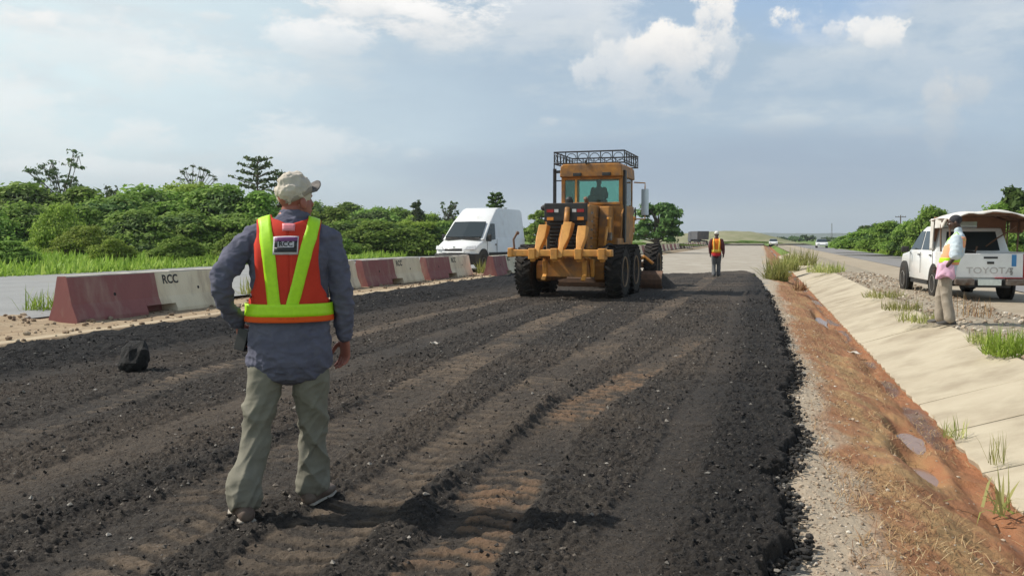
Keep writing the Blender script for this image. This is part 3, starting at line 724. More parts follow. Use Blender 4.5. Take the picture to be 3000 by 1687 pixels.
for i, (px, top, Y, w, lb) in enumerate(hedge):
    place_bush(i, px, top, Y, w, lb or 'dense dark green vine-covered bush in the hedge beyond the left road', LG if not lb else None)
mid = [(960, 618, 70, 110), (1040, 640, 64, 110), (1130, 652, 63, 120), (1220, 650, 66, 100), (1300, 655, 72, 90)]
for i, (px, top, Y, w) in enumerate(mid):
    place_bush(i+2, px, top, Y, w, 'rounded green bush in the lower hedge behind the white van', 'bushes of the lower hedge behind the van', .8)
farm = [(900, 598, 120, 120), (1000, 600, 125, 110), (1090, 603, 118, 100), (1180, 612, 122, 80), (1240, 625, 110, 80), (1345, 640, 120, 90), (1450, 640, 130, 90)]
for i, (px, top, Y, w) in enumerate(farm):
    place_bush(i+1, px, top, Y, w, 'distant grey green bush rising behind the lower hedge', 'distant bushes behind the lower hedge', .8)
rgt = [(2560, 668, 86, 90, 0), (2610, 655, 82, 70, 0), (2500, 690, 100, 60, 0), (2690, 640, 74, 80, 0), (2740, 610, 70, 70, 0), (2850, 625, 66, 110, 0), (2960, 600, 62, 110, 0), (3080, 590, 58, 120, 0)]
for i, (px, top, Y, w, q) in enumerate(rgt):
    place_bush(i, px, top, Y, w, 'dense green bush beyond the right road behind the pickup', 'bushes beyond the right road', .8)

def tree(name, label, px, base_y, top, Y, crown_w, kind, seed, leaf=.4, mat=G4, trunk_r=.16, n=1500, group=None):
    c = ypt(px, 700, Y); H = hz(top, px, Y); g = random.Random(seed)
    d = c.length*math.cos(math.atan((px-1500)/2600)); cw = crown_w/2600*d
    e = empty(name, (c.x, c.y, .3), g.uniform(0, 6.2) if kind in ('round', 'sparse') else TH); tag(e, label, 'tree', group); H -= .3
    tk = MB(); blobs = []
    lean = g.uniform(-.06, .06)
    def limb(p0, p1, r0, r1):
        m_ = (Vector(p0)+Vector(p1))*.5+Vector((g.uniform(-.2, .2), g.uniform(-.2, .2), g.uniform(-.1, .25)))
        tk.tube([p0, tuple(m_), p1], [r0, (r0+r1)/2, r1], 6)
    if kind == 'sparse':
        tk.tube([(0, 0, -.6), (lean*H*.3, 0, H*.35), (lean*H, 0, H*.55)], [trunk_r, trunk_r*.8, trunk_r*.6], 8)
        for i in range(26):
            a = g.uniform(0, 6.28); z0 = H*g.uniform(.3, .56); rr = cw*g.uniform(.1, .55); z1 = H*g.uniform(.55, .98)
            p1 = (math.cos(a)*rr, math.sin(a)*rr, z1); limb((lean*z0, 0, z0), p1, trunk_r*.4, .025)
            blobs.append((p1[0], p1[1], p1[2], cw*.085, cw*.085, H*.035))
            for q in range(3):
                p2 = (p1[0]*.75+g.uniform(-.1, .1)*cw, p1[1]*.75+g.uniform(-.1, .1)*cw, z1*.93+g.uniform(-.07, .05)*H); blobs.append((*p2, cw*.065, cw*.065, H*.028))
                tk.tube([p1, p2], .02, 4)
    elif kind == 'umbrella':
        tk.tube([(0, 0, -.6), (lean*H, 0, H*.55)], [trunk_r, trunk_r*.7], 8)
        for i in range(26):
            a = g.uniform(0, 6.28); rr = cw*.5*math.sqrt(g.random()); p1 = (math.cos(a)*rr, math.sin(a)*rr, H*(.98-.16*(rr/(cw*.5))**2)-g.random()*.25)
            limb((lean*H*.55, 0, H*g.uniform(.5, .62)), p1, trunk_r*.35, .022)
            for q in range(4): tk.tube([p1, (p1[0]+g.uniform(-.4, .4), p1[1]+g.uniform(-.4, .4), p1[2]+g.uniform(-.1, .35))], .016, 4)
            blobs.append((p1[0], p1[1], p1[2], cw*.06, cw*.06, H*.02))
    elif kind == 'tiers':
        tk.tube([(0, 0, -.6), (0, 0, H*.97)], [trunk_r, trunk_r*.4], 8)
        for i in range(5):
            z0 = H*(.66+.075*i); R_ = cw*(.55-.07*i)
            for j in range(6):
                a = j*1.047+i*.5+g.uniform(-.2, .2); rr = R_*g.uniform(.6, 1.0); p1 = (math.cos(a)*rr, math.sin(a)*rr, z0+H*.04+.12*rr)
                limb((0, 0, z0), p1, trunk_r*.35, .03)
                for q in (.45, .7, 1.0): blobs.append((p1[0]*q, p1[1]*q, z0+(p1[2]-z0)*q+.08, cw*.09, cw*.09, H*.014))
    else:
        tk.tube([(0, 0, -.6), (lean*H*.4, 0, H*.3), (lean*H, 0, H*.7)], [trunk_r*1.2, trunk_r, trunk_r*.4], 8)
        for i in range(34):
            a = g.uniform(0, 6.28); zz_ = g.uniform(.18, .92); R_ = cw*.5*math.sqrt(max(.05, 1-((zz_-.42)/.56)**2))*g.uniform(.35, .9)
            p1 = (math.cos(a)*R_, math.sin(a)*R_, H*zz_); limb((0, 0, H*zz_*.6), p1, trunk_r*.3, .03)
            blobs.append((*p1, cw*.15, cw*.15, H*.09))
    tk.build('trunk', BK, e)
    link('crown', leafcloud('crown', blobs, n, leaf, mat, seed, .1, .3), e)
    return e
tree('sparse_tree', 'open-crowned tree with scattered leaf clumps rising behind the hedge', 185, 0, 448, 72, 215, 'sparse', 3, .24, G4, .16, 1500)
tree('sparse_tree', 'small scraggly treetop poking just over the hedge beside the peaked bush', 330, 0, 540, 75, 90, 'sparse', 5, .30, G4, .14, 300)
tree('bare_tree', 'nearly bare umbrella-shaped tree above the peak of the hedge', 578, 0, 480, 80, 115, 'umbrella', 7, .17, G4, .15, 620)
tree('tiered_tree', 'slim tree with flat horizontal tiers of branches beside the capped worker', 757, 0, 470, 70, 150, 'tiers', 9, .28, G4, .14, 620)
tree('tiered_tree', 'smaller dark tiered tree half hidden by the capped worker', 820, 0, 512, 74, 95, 'tiers', 12, .28, G4, .13, 380)
tree('round_tree', 'bushy bright green tree between the van and the grader', 1580, 0, 618, 85, 105, 'round', 15, .36, G1, .2, 2600)
tree('round_tree', 'large dense dark tree right behind the grader', 1925, 0, 596, 95, 165, 'round', 17, .40, G2, .3, 5200)
tree('sparse_tree', 'thin grey tree at the roof corner of the white van', 1310, 0, 590, 110, 60, 'sparse', 19, .34, G4, .14, 260)
tree('round_tree', 'small dark treetop showing over the roof of the van', 1452, 0, 572, 105, 62, 'tiers', 21, .42, G2, .14, 620)
tree('round_tree', 'conical dark tree standing above the distant bushes', 1223, 0, 588, 108, 60, 'round', 22, .4, G4, .15, 1000)
tree('round_tree', 'tall dark tree looming over the canopy of the pickup', 2985, 0, 545, 62, 150, 'round', 23, .34, G2, .2, 2600)
tree('sparse_tree', 'slim palm-like tree at the far end of the right bushes', 2535, 0, 662, 120, 45, 'umbrella', 25, .4, G2, .12, 420)
tree('sparse_tree', 'small flat-topped tree over the right bushes', 2575, 0, 655, 112, 52, 'umbrella', 27, .45, G2, .13, 600)
tree('round_tree', 'bushy tree by the pickup on the far side of the right road', 2710, 0, 632, 82, 75, 'round', 29, .36, G4, .15, 1300)
for i, (px, top, Y, w) in enumerate([(2365, 690, 420, 55), (2330, 694, 400, 50), (2440, 697, 380, 45), (2290, 697, 390, 40), (2420, 699, 380, 40)]):
    tree('far_tree', 'tiny blue grey tree on the far horizon past the road', px, 0, top, Y, w, 'round', 40+i, 1.2, G4, .25, 420, 'far trees on the horizon')

# bright grass verge between the left road and the hedge
n7 = 42000; t7 = RNG.random(n7); y7 = 8+t7**1.3*85; x7 = -25.3-RNG.random(n7)**1.3*24
kk = (x7 > -y7*1.15-6); x7, y7 = x7[kk], y7[kk]
zg = np.interp(-x7, [25.4, 28, 42, 60], [.03, .18, .45, .62])
blades('verge_grass', np.stack([x7, y7, zg-.02], -1), .55, .075, None, G3, 'bright green grass between the left road and the hedge', up=(.5, 1.45))
n8 = 12000; y8 = 30+RNG.random(n8)*110; x8 = 11.3+RNG.random(n8)**1.3*12
blades('right_grass', np.stack([x8, y8, np.interp(x8, [10.4, 11.6, 22], [-.1, .02, .35])], -1), .55, .09, None, G3, 'bright green grass beyond the right road', up=(.5, 1.45))
place_bush(5, 175, 600, 44, 70, 'bright yellow green creeper spilling down the hedge', None, .7, True)
place_bush(5, 250, 665, 41, 80, 'low yellow green creeper at the foot of the hedge', None, .7, True)
for i, (px, top, Y, w) in enumerate([(1905, 716, 120, 40), (1975, 714, 125, 45), (2030, 718, 130, 35), (2130, 708, 205, 45), (2190, 706, 210, 40), (2100, 712, 200, 35), (2240, 709, 205, 40), (1870, 712, 115, 40)]):
    e = place_bush(i, px, top, Y, w, 'low scrub bush at the far end of the unfinished lane', 'low scrub along the far end of the lane', .8, True)
# leafy weeds in front of the hedge
for i, (px, top, Y, w) in enumerate([(525, 695, 39, 45), (700, 690, 42, 60), (330, 705, 36, 40), (20, 715, 30, 60), (1000, 705, 48, 50)]):
    c = ypt(px, 700, Y); e = place_bush(i+3, px, top, Y, w, 'low leafy weed clump standing in the left grass', 'weed clumps in the left grass', 1.0, True); e.name = 'weed_clump'; e['category'] = 'plant'

# tufts on the verge and in the ditch
def tuft(px, py, z, r, hgt, n, mat, label, group=None, wd=.012, name='grass_tuft', sp=.5):
    c = gpt(px, py, z); e = empty(name, (c.x, c.y, z)); tag(e, label, 'grass', group)
    a = RNG.random(n)*6.283; rr = r*np.sqrt(RNG.random(n))
    base = np.stack([np.cos(a)*rr, np.sin(a)*rr*1.2, np.full(n, -.02)], -1)
    blades('blades', base, hgt, wd, None, mat, None, 'stuff', up=(sp, 1.5), parent=e, curve=.45); return e
tuft(2275, 822, -.15, .42, .95, 360, G5, 'tall yellow green grass clump at the far end of the ditch', wd=.03)
tuft(2310, 792, -.1, .5, .9, 330, G5, 'leafy olive grass clump growing over the concrete lining', wd=.03)
tuft(2345, 776, 0, .9, .95, 420, G5, 'broad olive weed patch at the top of the concrete slope', wd=.03)
tuft(2420, 797, 0, .8, .50, 300, G5, 'low olive weeds on the stony verge beyond the lining', wd=.025)
tuft(2960, 1035, 0, .32, .36, 420, G3, 'fresh green grass tuft on the verge near the man with pink papers', wd=.013)
tuft(2890, 1000, 0, .25, .20, 160, G5, 'sparse dry tuft beside the fresh green one', wd=.011)
tuft(2640, 905, 0, .4, .25, 170, G5, 'dry grass tuft at the edge of the concrete slope', 'dry tufts along the verge', .014)
tuft(2590, 870, 0, .5, .25, 200, G5, 'dry grass tuft at the edge of the concrete slope', 'dry tufts along the verge', .014)
tuft(2690, 940, 0, .35, .22, 150, G5, 'dry grass tuft at the edge of the concrete slope', 'dry tufts along the verge', .013)
tuft(2850, 930, 0, .4, .42, 60, m_straw, 'thin brown weed stalks behind the man with pink papers', None, .010, sp=.9)
tuft(2940, 1490, -.36, .13, .30, 22, G5, 'pale green reed sprig fallen across the red ditch', None, .016, sp=.15)
tuft(2795, 1275, -.36, .10, .20, 40, G5, 'small yellowish grass sprig at the foot of the lining', None, .008)
tuft(2925, 1350, -.33, .08, .26, 22, G5, 'thin green shoots growing at the foot of a slab', None, .006, sp=1.0)
tuft(2345, 850, -.15, .25, .4, 120, m_straw, 'brown dry grass clump below the olive weeds', None, .014)
tuft(130, 915, .06, .35, .5, 120, G3, 'green weed sprig beside the open end of the red barrier', None, .022)
tuft(1425, 800, .05, .35, .55, 160, G5, 'yellowish weeds in the gap between the barriers', None, .03)
tuft(740, 868, .05, .25, .5, 120, G5, 'yellow weeds beside the barrier behind the worker', None, .02)

# ------------------------------------------------------------------ barriers
B_red = pm('red_barrier_paint', (.32, .122, .11), (.25, .098, .09), 3, .85, bump=.004, bscale=35, c3=(.45, .28, .22), s3=3.0, lo3=.48, hi3=.78, stretch=(1, 1, .3), world=True)
B_white = pm('cream_barrier_paint', (.86, .76, .55), (.74, .63, .43), 2.2, .85, bump=.004, bscale=35, c3=(.44, .34, .23), s3=3.0, lo3=.50, hi3=.80, stretch=(1, 1, .3), world=True)
B_top = pm('bare_concrete', (.58, .52, .42), (.45, .38, .29), 5, .85, bump=.004, bscale=40)
B_txt = pm('stencil_black', (.05, .047, .045), (.13, .12, .10), 26, .9, lo=.5, hi=.62)
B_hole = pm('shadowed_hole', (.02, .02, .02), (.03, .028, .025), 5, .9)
BL, BH = 4.4, .78
def bprof(z0):
    right = [(.285, z0)] if z0 < .08 else [(.285-(z0-.08)*.42, z0)]
    for (x_, z_) in [(.285, .07), (.185, .31), (.095, BH-.02), (.08, BH)]:
        if z_ > z0+.01: right.append((x_, z_))
    return right+[(-x_, z_) for x_, z_ in right[::-1]]
def barrier_mesh(seed):
    g = random.Random(seed); mb = MB()
    cuts = [0, 1.70, 1.78, 2.2, 2.62, 2.70, BL]
    for i in range(6):
        z0 = 0 if i in (0, 5) else .17 if i in (2, 3) else .02
        y0, y1 = cuts[i], cuts[i+1]; P = bprof(.17 if i in (2, 3) else 0.0); n = len(P)
        if i in (1, 4):
            P = bprof(0.0); n = len(P); lo = [(p[0], max(p[1], .17)) for p in P]
            a, b = (P, P)
        ns = max(1, int((y1-y0)/.3)); mi = 0 if y1 <= 2.21 else 1
        for s_ in range(ns):
            ya, yb = y0+(y1-y0)*s_/ns, y0+(y1-y0)*(s_+1)/ns
            V = [(p[0], ya, p[1]) for p in P]+[(p[0], yb, p[1]) for p in P]
            F = []; b0 = len(mb.v)
            for k in range(n):
                q = (k+1) % n; top = (P[k][1] > BH-.03 and P[q][1] > BH-.03)
                mb.add([V[k], V[q], V[n+q], V[n+k]], [(0, 1, 2, 3)], 2 if top else mi)
            if (i == 0 and s_ == 0) or (i == 2 and s_ == 0): mb.add(V[:n], [tuple(range(n))], mi)
            if i == 1: mb.add(V[n:], [tuple(range(n))], 0)
            if i == 4: mb.add(V[:n], [tuple(range(n))], 1)
            if i == 5 and s_ == ns-1: mb.add(V[n:], [tuple(range(n))], 1)
    mb.box((-.17, 2.2, .085), (.20, 1.0, .168), mi=0)  # block added to close the slot, so the recess falls into shade
    me = mb.mesh('body', [B_red, B_white, B_top])
    bm = bmesh.new(); bm.from_mesh(me); bmesh.ops.remove_doubles(bm, verts=bm.verts, dist=.0008)
    for vv in bm.verts:
        vv.co.x += .007*(g.random()-.5); vv.co.z += .010*(g.random()-.5)*(vv.co.z > .5)
    bmesh.ops.recalc_face_normals(bm, faces=bm.faces); bm.to_mesh(me); bm.free(); return me
BM = [barrier_mesh(k) for k in range(3)]
RCC = text_mesh('RCC', .235, .0015, B_txt, .006)
wa = math.atan2(.09, .45)     # lean of the upper face
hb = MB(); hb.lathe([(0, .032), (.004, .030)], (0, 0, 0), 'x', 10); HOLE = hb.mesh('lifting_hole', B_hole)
def barrier(x, y, z, rz, k, label, group, txt=True, tilt=0):
    e = empty('road_barrier', (x, y, z), rz); e.rotation_euler.y = tilt; tag(e, label, 'barrier', group)
    link('body', BM[k % 3], e)
    if txt:
        t = link('lettering', RCC, e); t.rotation_euler = Matrix(((0, -math.sin(wa), math.cos(wa)), (1, 0, 0), (0, math.cos(wa), math.sin(wa)))).to_euler()
        t.location = (.185-(.62-.31)*.2+.004, 2.62, .62)
        for yy_ in (1.05, 3.45):
            hl = link('lifting_hole', HOLE, e); hl.location = (.185-(.43-.31)*.2+.001, yy_, .43); hl.rotation_euler = (0, -wa, 0)
    return e
bz = .055
barrier(-11.08, 12.05, bz-.02, .0, 0, 'red and cream concrete barrier lettered RCC at the open end of the row', None)
barrier(-11.06, 18.45, bz, .01, 1, 'red and cream concrete barrier mostly hidden behind the capped worker', None)
barrier(-11.02, 23.15, bz-.01, .0, 2, 'concrete barrier second back from the gap beside the van', None)
barrier(-10.95, 27.95, bz-.02, -.015, 1, 'concrete barrier with its cream end at the gap beside the van', None)
barrier(-9.80, 31.9, bz-.05, .06, 2, 'faded red barrier knocked askew in front of the white van', None)
yb = 42.0; i = 0
while yb < 215:
    barrier(-10.95+.04*math.sin(i*1.7), yb, bz, .01*math.sin(i*2.3), i, 'red and cream barrier in the long row beyond the grader', 'barriers in the row beyond the grader', yb < 90)
    yb += 4.62; i += 1

# ------------------------------------------------------------------ vehicles
def wheel(parent, x, y, r, w, side, mats=('rubber', 'rim'), rimr=.6, dish=.25, seg=32):
    t = MB(); o = w/2
    t.lathe([(-o*.9, r*rimr), (-o, r*.72), (-o*.98, r*.90), (-o*.78, r*.985), (-o*.3, r), (o*.3, r), (o*.78, r*.985), (o*.98, r*.90), (o, r*.72), (o*.9, r*rimr)], (0, 0, 0), 'x', seg)
    e = t.build('wheel', X[mats[0]], parent, True); e.location = (x, y, r)
    q = MB(); s = side
    q.lathe([(s*o*.86, r*rimr*1.01), (s*o*.95, r*rimr*.95), (s*o*(.9-dish), r*rimr*.78), (s*o*(.9-dish*1.4), r*.22), (s*o*.8, r*.15), (s*o*.8, .01)], (0, 0, 0), 'x', seg)
    q.build('rim', X[mats[1]], e, True)
    return e
def hull(name, prof, wfun, mat, parent, rnd=.05, stations=(-1, -.985, -.94, 0, .94, .985, 1), bevel=0, yfun=None):
    # closed side profile (y, z) swept across the width with rounded edges
    n = len(prof); cy = sum(p[0] for p in prof)/n; cz = sum(p[1] for p in prof)/n; vs_ = []
    for s in stations:
        k = {1: rnd, .985: rnd*.35}.get(abs(s), 0)
        for (y, z) in prof:
            dy_, dz_ = cy-y, cz-z; L_ = math.hypot(dy_, dz_) or 1
            bow = (yfun(s, z) if yfun else 0)
            vs_.append((s*wfun(y, z), y+dy_/L_*k+bow*(1 if y > cy else 0), z+dz_/L_*k))
    m = len(stations); F = []
    for i in range(m-1):
        for k in range(n): F.append((i*n+k, i*n+(k+1) % n, (i+1)*n+(k+1) % n, (i+1)*n+k))
    F += [tuple(range(n))[::-1], tuple((m-1)*n+k for k in range(n))]
    mb = MB(); mb.add(vs_, F); o = mb.build(name, mat, parent, True)
    e = o.modifiers.new('es', 'EDGE_SPLIT'); e.split_angle = R(38)
    return o
def panel(name, pts, mat, parent, th=.004, sub=None):
    # thin plate through given 3D outline (CCW seen from outside)
    P = [Vector(p) for p in pts]; nrm = (P[1]-P[0]).cross(P[-1]-P[0]).normalized(); n = len(P)
    mb = MB(); mb.add([p+nrm*th for p in P]+[p-nrm*th*2 for p in P], [tuple(range(n)), tuple(range(n, 2*n))[::-1]]+[(i, n+i, n+(i+1) % n, (i+1) % n) for i in range(n)])
    return mb.build(name, mat, parent)

# ---- white panel van (front faces -y in the world, built facing +y and turned round)
van = empty('panel_van', (-11.95, 37.6, .115), math.pi-R(9))
tag(van, 'white high-roofed panel van with a black front bumper behind the barriers', 'van')
lowp = [(2.58, .36), (2.62, .62), (2.58, .86), (2.46, 1.00), (1.72, 1.33), (1.45, 1.38), (-2.55, 1.38), (-2.6, .9), (-2.58, .40), (-2.3, .34), (2.2, .30)]
hull('body', lowp, lambda y, z: .985-.05*max(0, (y-1.9)/.7)**2-.02*(z < .45), X['white'], van, .05, yfun=lambda s, z: -.20*abs(s)**3)
upp = [(1.86, 1.28), (1.05, 2.04), (.92, 2.13), (.30, 2.60), (.05, 2.68), (-2.35, 2.65), (-2.50, 2.54), (-2.56, 1.28)]
hull('roof', upp, lambda y, z: .975-.115*max(0, (z-1.28)/1.28)**1.2-.03*max(0, (z-2.4)/.25), X['white'], van, .06, yfun=lambda s, z: -.10*abs(s)**3)
ub = lambda z: .975-.115*max(0, (z-1.28)/1.28)**1.2
panel('windscreen', [(-.85, 1.73, 1.375), (-.76, 1.05, 2.015), (0, 1.10, 2.025), (.76, 1.05, 2.015), (.85, 1.73, 1.375), (0, 1.81, 1.365)][::-1], X['windarker'], van, .022)
for s in (-1, 1):
    pts = [(s*(ub(1.36)+.006), 1.52, 1.33), (s*(ub(1.36)+.006), 1.50, 1.22), (s*(ub(1.3)+.008), .62, 1.30), (s*(ub(1.95)+.006), .60, 1.97), (s*(ub(1.95)+.006), .98, 1.97)]
    panel('side_window', pts if s > 0 else pts[::-1], X['windarker'], van, .008)
    mb = MB(); mb.box((s*1.10, 1.42, 1.36), (.17, .10, .30)); mr = mb.build('mirror', X['plastic'], van, bevel=.03)
    MB().box((s*1.0, 1.44, 1.27), (.14, .05, .05)).build('bracket', X['plastic'], mr)
    pts = [(s*.50, 2.615, .86), (s*.92, 2.44, .88), (s*.93, 2.36, 1.03), (s*.60, 2.50, 1.00)]
    panel('headlight', pts if s < 0 else pts[::-1], X['clear'], van, .014)
    MB().lathe([(s*.955, .47), (s*.992, .47), (s*.994, .44)], (0, 1.72, .44), 'x', 26).build('wheel_arch', X['plastic'], van)
    MB().lathe([(s*.955, .46), (s*.990, .46), (s*.992, .43)], (0, -1.55, .42), 'x', 26).build('wheel_arch', X['plastic'], van)
    wheel(van, s*.90, 1.72, .335, .22, s); wheel(van, s*.90, -1.55, .335, .22, s)
    panel('rubbing_strip', [(s*.993, 1.2, .62), (s*.993, -1.05, .62), (s*.993, -1.05, .74), (s*.993, 1.2, .74)][::s], X['plastic'], van, .008)
    MB().box((s*.99, .55, 1.08), (.03, .16, .035)).build('door_handle', X['plastic'], van)
    for yy_ in (.45, 1.40):   # door shut lines
        MB().box((s*.987, yy_, .85), (.012, .012, .95)).build('shut_line', X['plastic'], van)
bmp = MB(); bmp.prism([(2.0, .24), (2.55, .24), (2.68, .34), (2.70, .66), (2.60, .72), (2.0, .72)], 'x', -.72, .72)
bb = bmp.build('front_bumper', X['plastic'], van, bevel=.04)
for s in (-1, 1):
    MB().prism([(s*.70, 2.66), (s*.97, 2.48), (s*1.005, 2.12), (s*.97, 2.10), (s*.70, 2.2)], 'z', .26, .70).build('bumper_corner', X['plastic'], van, bevel=.02)
MB().prism([(2.60, .80), (2.655, .82), (2.645, .905), (2.58, .92)], 'x', -.40, .40).build('grille', X['black'], van, bevel=.01)
MB().prism([(2.60, .735), (2.68, .74), (2.66, .80), (2.58, .80)], 'x', -.52, .52).build('grille_bar', X['white'], van, bevel=.01)
panel('number_plate', [(-.26, 2.702, .46), (.26, 2.702, .46), (.26, 2.702, .58), (-.26, 2.702, .58)][::-1], X['plate'], van, .006)
MB().lathe([(2.50, .07), (2.515, .06)], (0, 0, 0), 'y', 16).xf(Matrix.Translation((0, .06, .965)) @ Matrix.Scale(.5, 4, (0, 0, 1))).build('badge', X['chrome'], van)
wp = MB()
wp.tube([(-.55, 1.80, 1.36), (-.05, 1.79, 1.42), (.05, 1.77, 1.44)], .013, 6); wp.tube([(.2, 1.82, 1.36), (.62, 1.77, 1.41)], .013, 6); wp.build('wiper', X['black'], van)
MB().box((0, 1.78, 1.335), (1.62, .16, .04), rx=-.42).build('cowl', X['plastic'], van)

# ---- white pickup with a canvas canopy (front faces +y, away)
pk = empty('pickup_truck', (5.02, 24.25, -.05), R(4.6)); tag(pk, 'white double-cab pickup with canvas canopy and TOYOTA tailgate parked on the tan lane', 'pickup')
low = [(3.78, .50), (3.86, .72), (3.80, .95), (3.55, 1.06), (2.55, 1.16), (2.45, 1.18), (-.10, 1.18), (-.14, .5), (.6, .42), (3.4, .42)]
hull('body', low, lambda y, z: .87-.06*max(0, (y-3.0)/.8)**2-.03*(z < .5), X['white'], pk, .05, yfun=lambda s, z: -.18*abs(s)**3)
cabp = [(2.62, 1.12), (1.75, 1.72), (1.5, 1.80), (.35, 1.82), (.12, 1.74), (-.06, 1.12)]
hull('cab', cabp, lambda y, z: .86-.16*max(0, (z-1.1)/.7), X['white'], pk, .05, yfun=lambda s, z: -.08*abs(s)**3)
bed = MB()
for s in (-1, 1): bed.box((s*.845, -.72, .84), (.05, 1.18, .66))
bed.box((0, -.72, .56), (1.66, 1.18, .08)); bed.box((0, -.165, .84), (1.64, .04, .6))
bed.build('bed', X['white'], pk, bevel=.012)
tg = MB().box((0, -1.335, .86), (1.44, .05, .56)).build('tailgate', X['white'], pk, bevel=.012)
m_let = pm('tailgate_lettering', (.42, .40, .38), (.55, .52, .5), 20, .6)
tt = link('lettering', text_mesh('TOYOTA', .24, .002, m_let, .003), tg); tt.location = (0.0, -1.3635, .74); tt.rotation_euler = (math.pi/2, 0, 0); tt.scale = (1.02, .88, 1)
MB().box((.02, -1.364, 1.045), (.30, .008, .045)).build('handle', X['black'], tg)
MB().box((.02, -1.364, .925), (.15, .010, .055)).build('latch', X['black'], tg)
m_blue = pm('blue_stripe', (.04, .20, .45), (.06, .25, .5), 10, .4)
MB().box((.52, -1.3635, .98), (.10, .006, .27)).build('sticker', m_blue, tg)
for j in range(4): MB().box((.47, -1.3635, .66+.045*j), (.045+.02*(j % 2), .005, .022)).build('sticker', X['black'], tg)
for s in (-1, 1):
    MB().box((s*.795, -1.33, .86), (.145, .07, .54)).build('tail_light', X['red'], pk, bevel=.015)
    wheel(pk, s*.79, 0, .37, .24, s); wheel(pk, s*.79, 3.08, .37, .24, s)
    for yy_ in (0, 3.08): MB().lathe([(s*.82, .47), (s*.876, .47), (s*.878, .43)], (0, yy_, .40), 'x', 26).build('wheel_arch', X['plastic'], pk)
    u = lambda z: .86-.16*max(0, (z-1.1)/.7)+.006
    for (ya, yb_, yc, yd) in ((1.32, 2.42, 1.72, 1.36), (.18, 1.22, 1.24, .30)):
        pts = [(s*u(1.2), ya, 1.20), (s*u(1.2), yb_, 1.20), (s*u(1.68), yc, 1.68), (s*u(1.68), yd, 1.68)]
        panel('side_window', pts if s > 0 else pts[::-1], X['windarker'], pk, .006)
    MB().box((s*1.02, 2.30, 1.20), (.20, .09, .16)).build('mirror', X['plastic'], pk, bevel=.03)
    for yy_ in (1.28, 2.36, .12): MB().box((s*.872, yy_, .86), (.010, .012, .55)).build('shut_line', X['plastic'], pk)
    for yy_ in (1.42, .30): MB().box((s*.878, yy_, 1.07), (.03, .15, .035)).build('door_handle', X['plastic'], pk)
    MB().box((s*.80, 1.6, .36), (.06, 1.7, .10)).build('sill', X['plastic'], pk)
    MB().box((s*.55, -1.40, .48), (.42, .16, .14), rx=.1).build('rear_bumper', X['steel'], pk, bevel=.02)
MB().box((0, -1.37, .44), (.66, .06, .17)).build('bumper_centre', X['plastic'], pk, bevel=.01)
panel('number_plate', [(-.25, -1.405, .40), (.25, -1.405, .40), (.25, -1.405, .54), (-.25, -1.405, .54)], X['plate'], pk, .005)
MB().box((0, -.6, .42), (.9, 1.6, .14)).tube([(-.7, 0, .37), (.7, 0, .37)], .06, 8).ball((0, 0, .37), (.16, .16, .15)).build('chassis', X['black'], pk)
MB().box((.5, -1.38, .575), (.75, .05, .02)).build('reflector_strip', X['red'], pk)
m_can = pm('white_canvas', (.72, .70, .66), (.60, .56, .50), 4, .9, bump=.01, bscale=8, c3=(.38, .27, .20), s3=2.2, lo3=.55, hi3=.85)
m_brn = pm('brown_canvas', (.36, .19, .115), (.25, .135, .085), 4, .9, bump=.01, bscale=9)
# canopy roof: sagging cloth over hoops
nx, ny = 18, 14; P = []
for j in range(ny+1):
    for i in range(nx+1):
        u_ = i/nx*2-1; w_ = j/ny; y = -1.48+1.75*w_
        z = 2.12-.16*abs(u_)**2.6+.03*math.sin(9*w_+1)*(1-abs(u_))+.018*math.sin(7*u_+5*w_)
        if j == 0: z -= .03+.03*math.sin(6*u_)**2
        P.append((u_*.93, y, z))
q = nx+1; F = [(j*q+i, j*q+i+1, (j+1)*q+i+1, (j+1)*q+i) for j in range(ny) for i in range(nx)]
can = empty('canopy'); can.parent = pk
def clothpart(nm, P, F, mat, th=.012):
    mb = MB(); mb.add(P, F); o = mb.build(nm, mat, pk, True); s_ = o.modifiers.new('s', 'SOLIDIFY'); s_.thickness = th; return o
bpy.data.objects.remove(can)
clothpart('canopy_roof', P, F, m_can)
P2 = [(p[0]*.985, p[1]+.01, p[2]-.022) for p in P]; clothpart('canopy_lining', P2, F, m_brn, .006)
fr = MB()
for yy_ in (-1.30, -.55, .18): fr.tube([(-.85, yy_, 1.15), (-.87, yy_, 1.92), (-.5, yy_, 2.04), (.5, yy_, 2.04), (.87, yy_, 1.92), (.85, yy_, 1.15)], .02, 7)
for s in (-1, 1): fr.tube([(s*.87, -1.30, 1.9), (s*.87, .18, 1.9)], .016, 6)
fr.build('canopy_frame', X['rust'], pk)
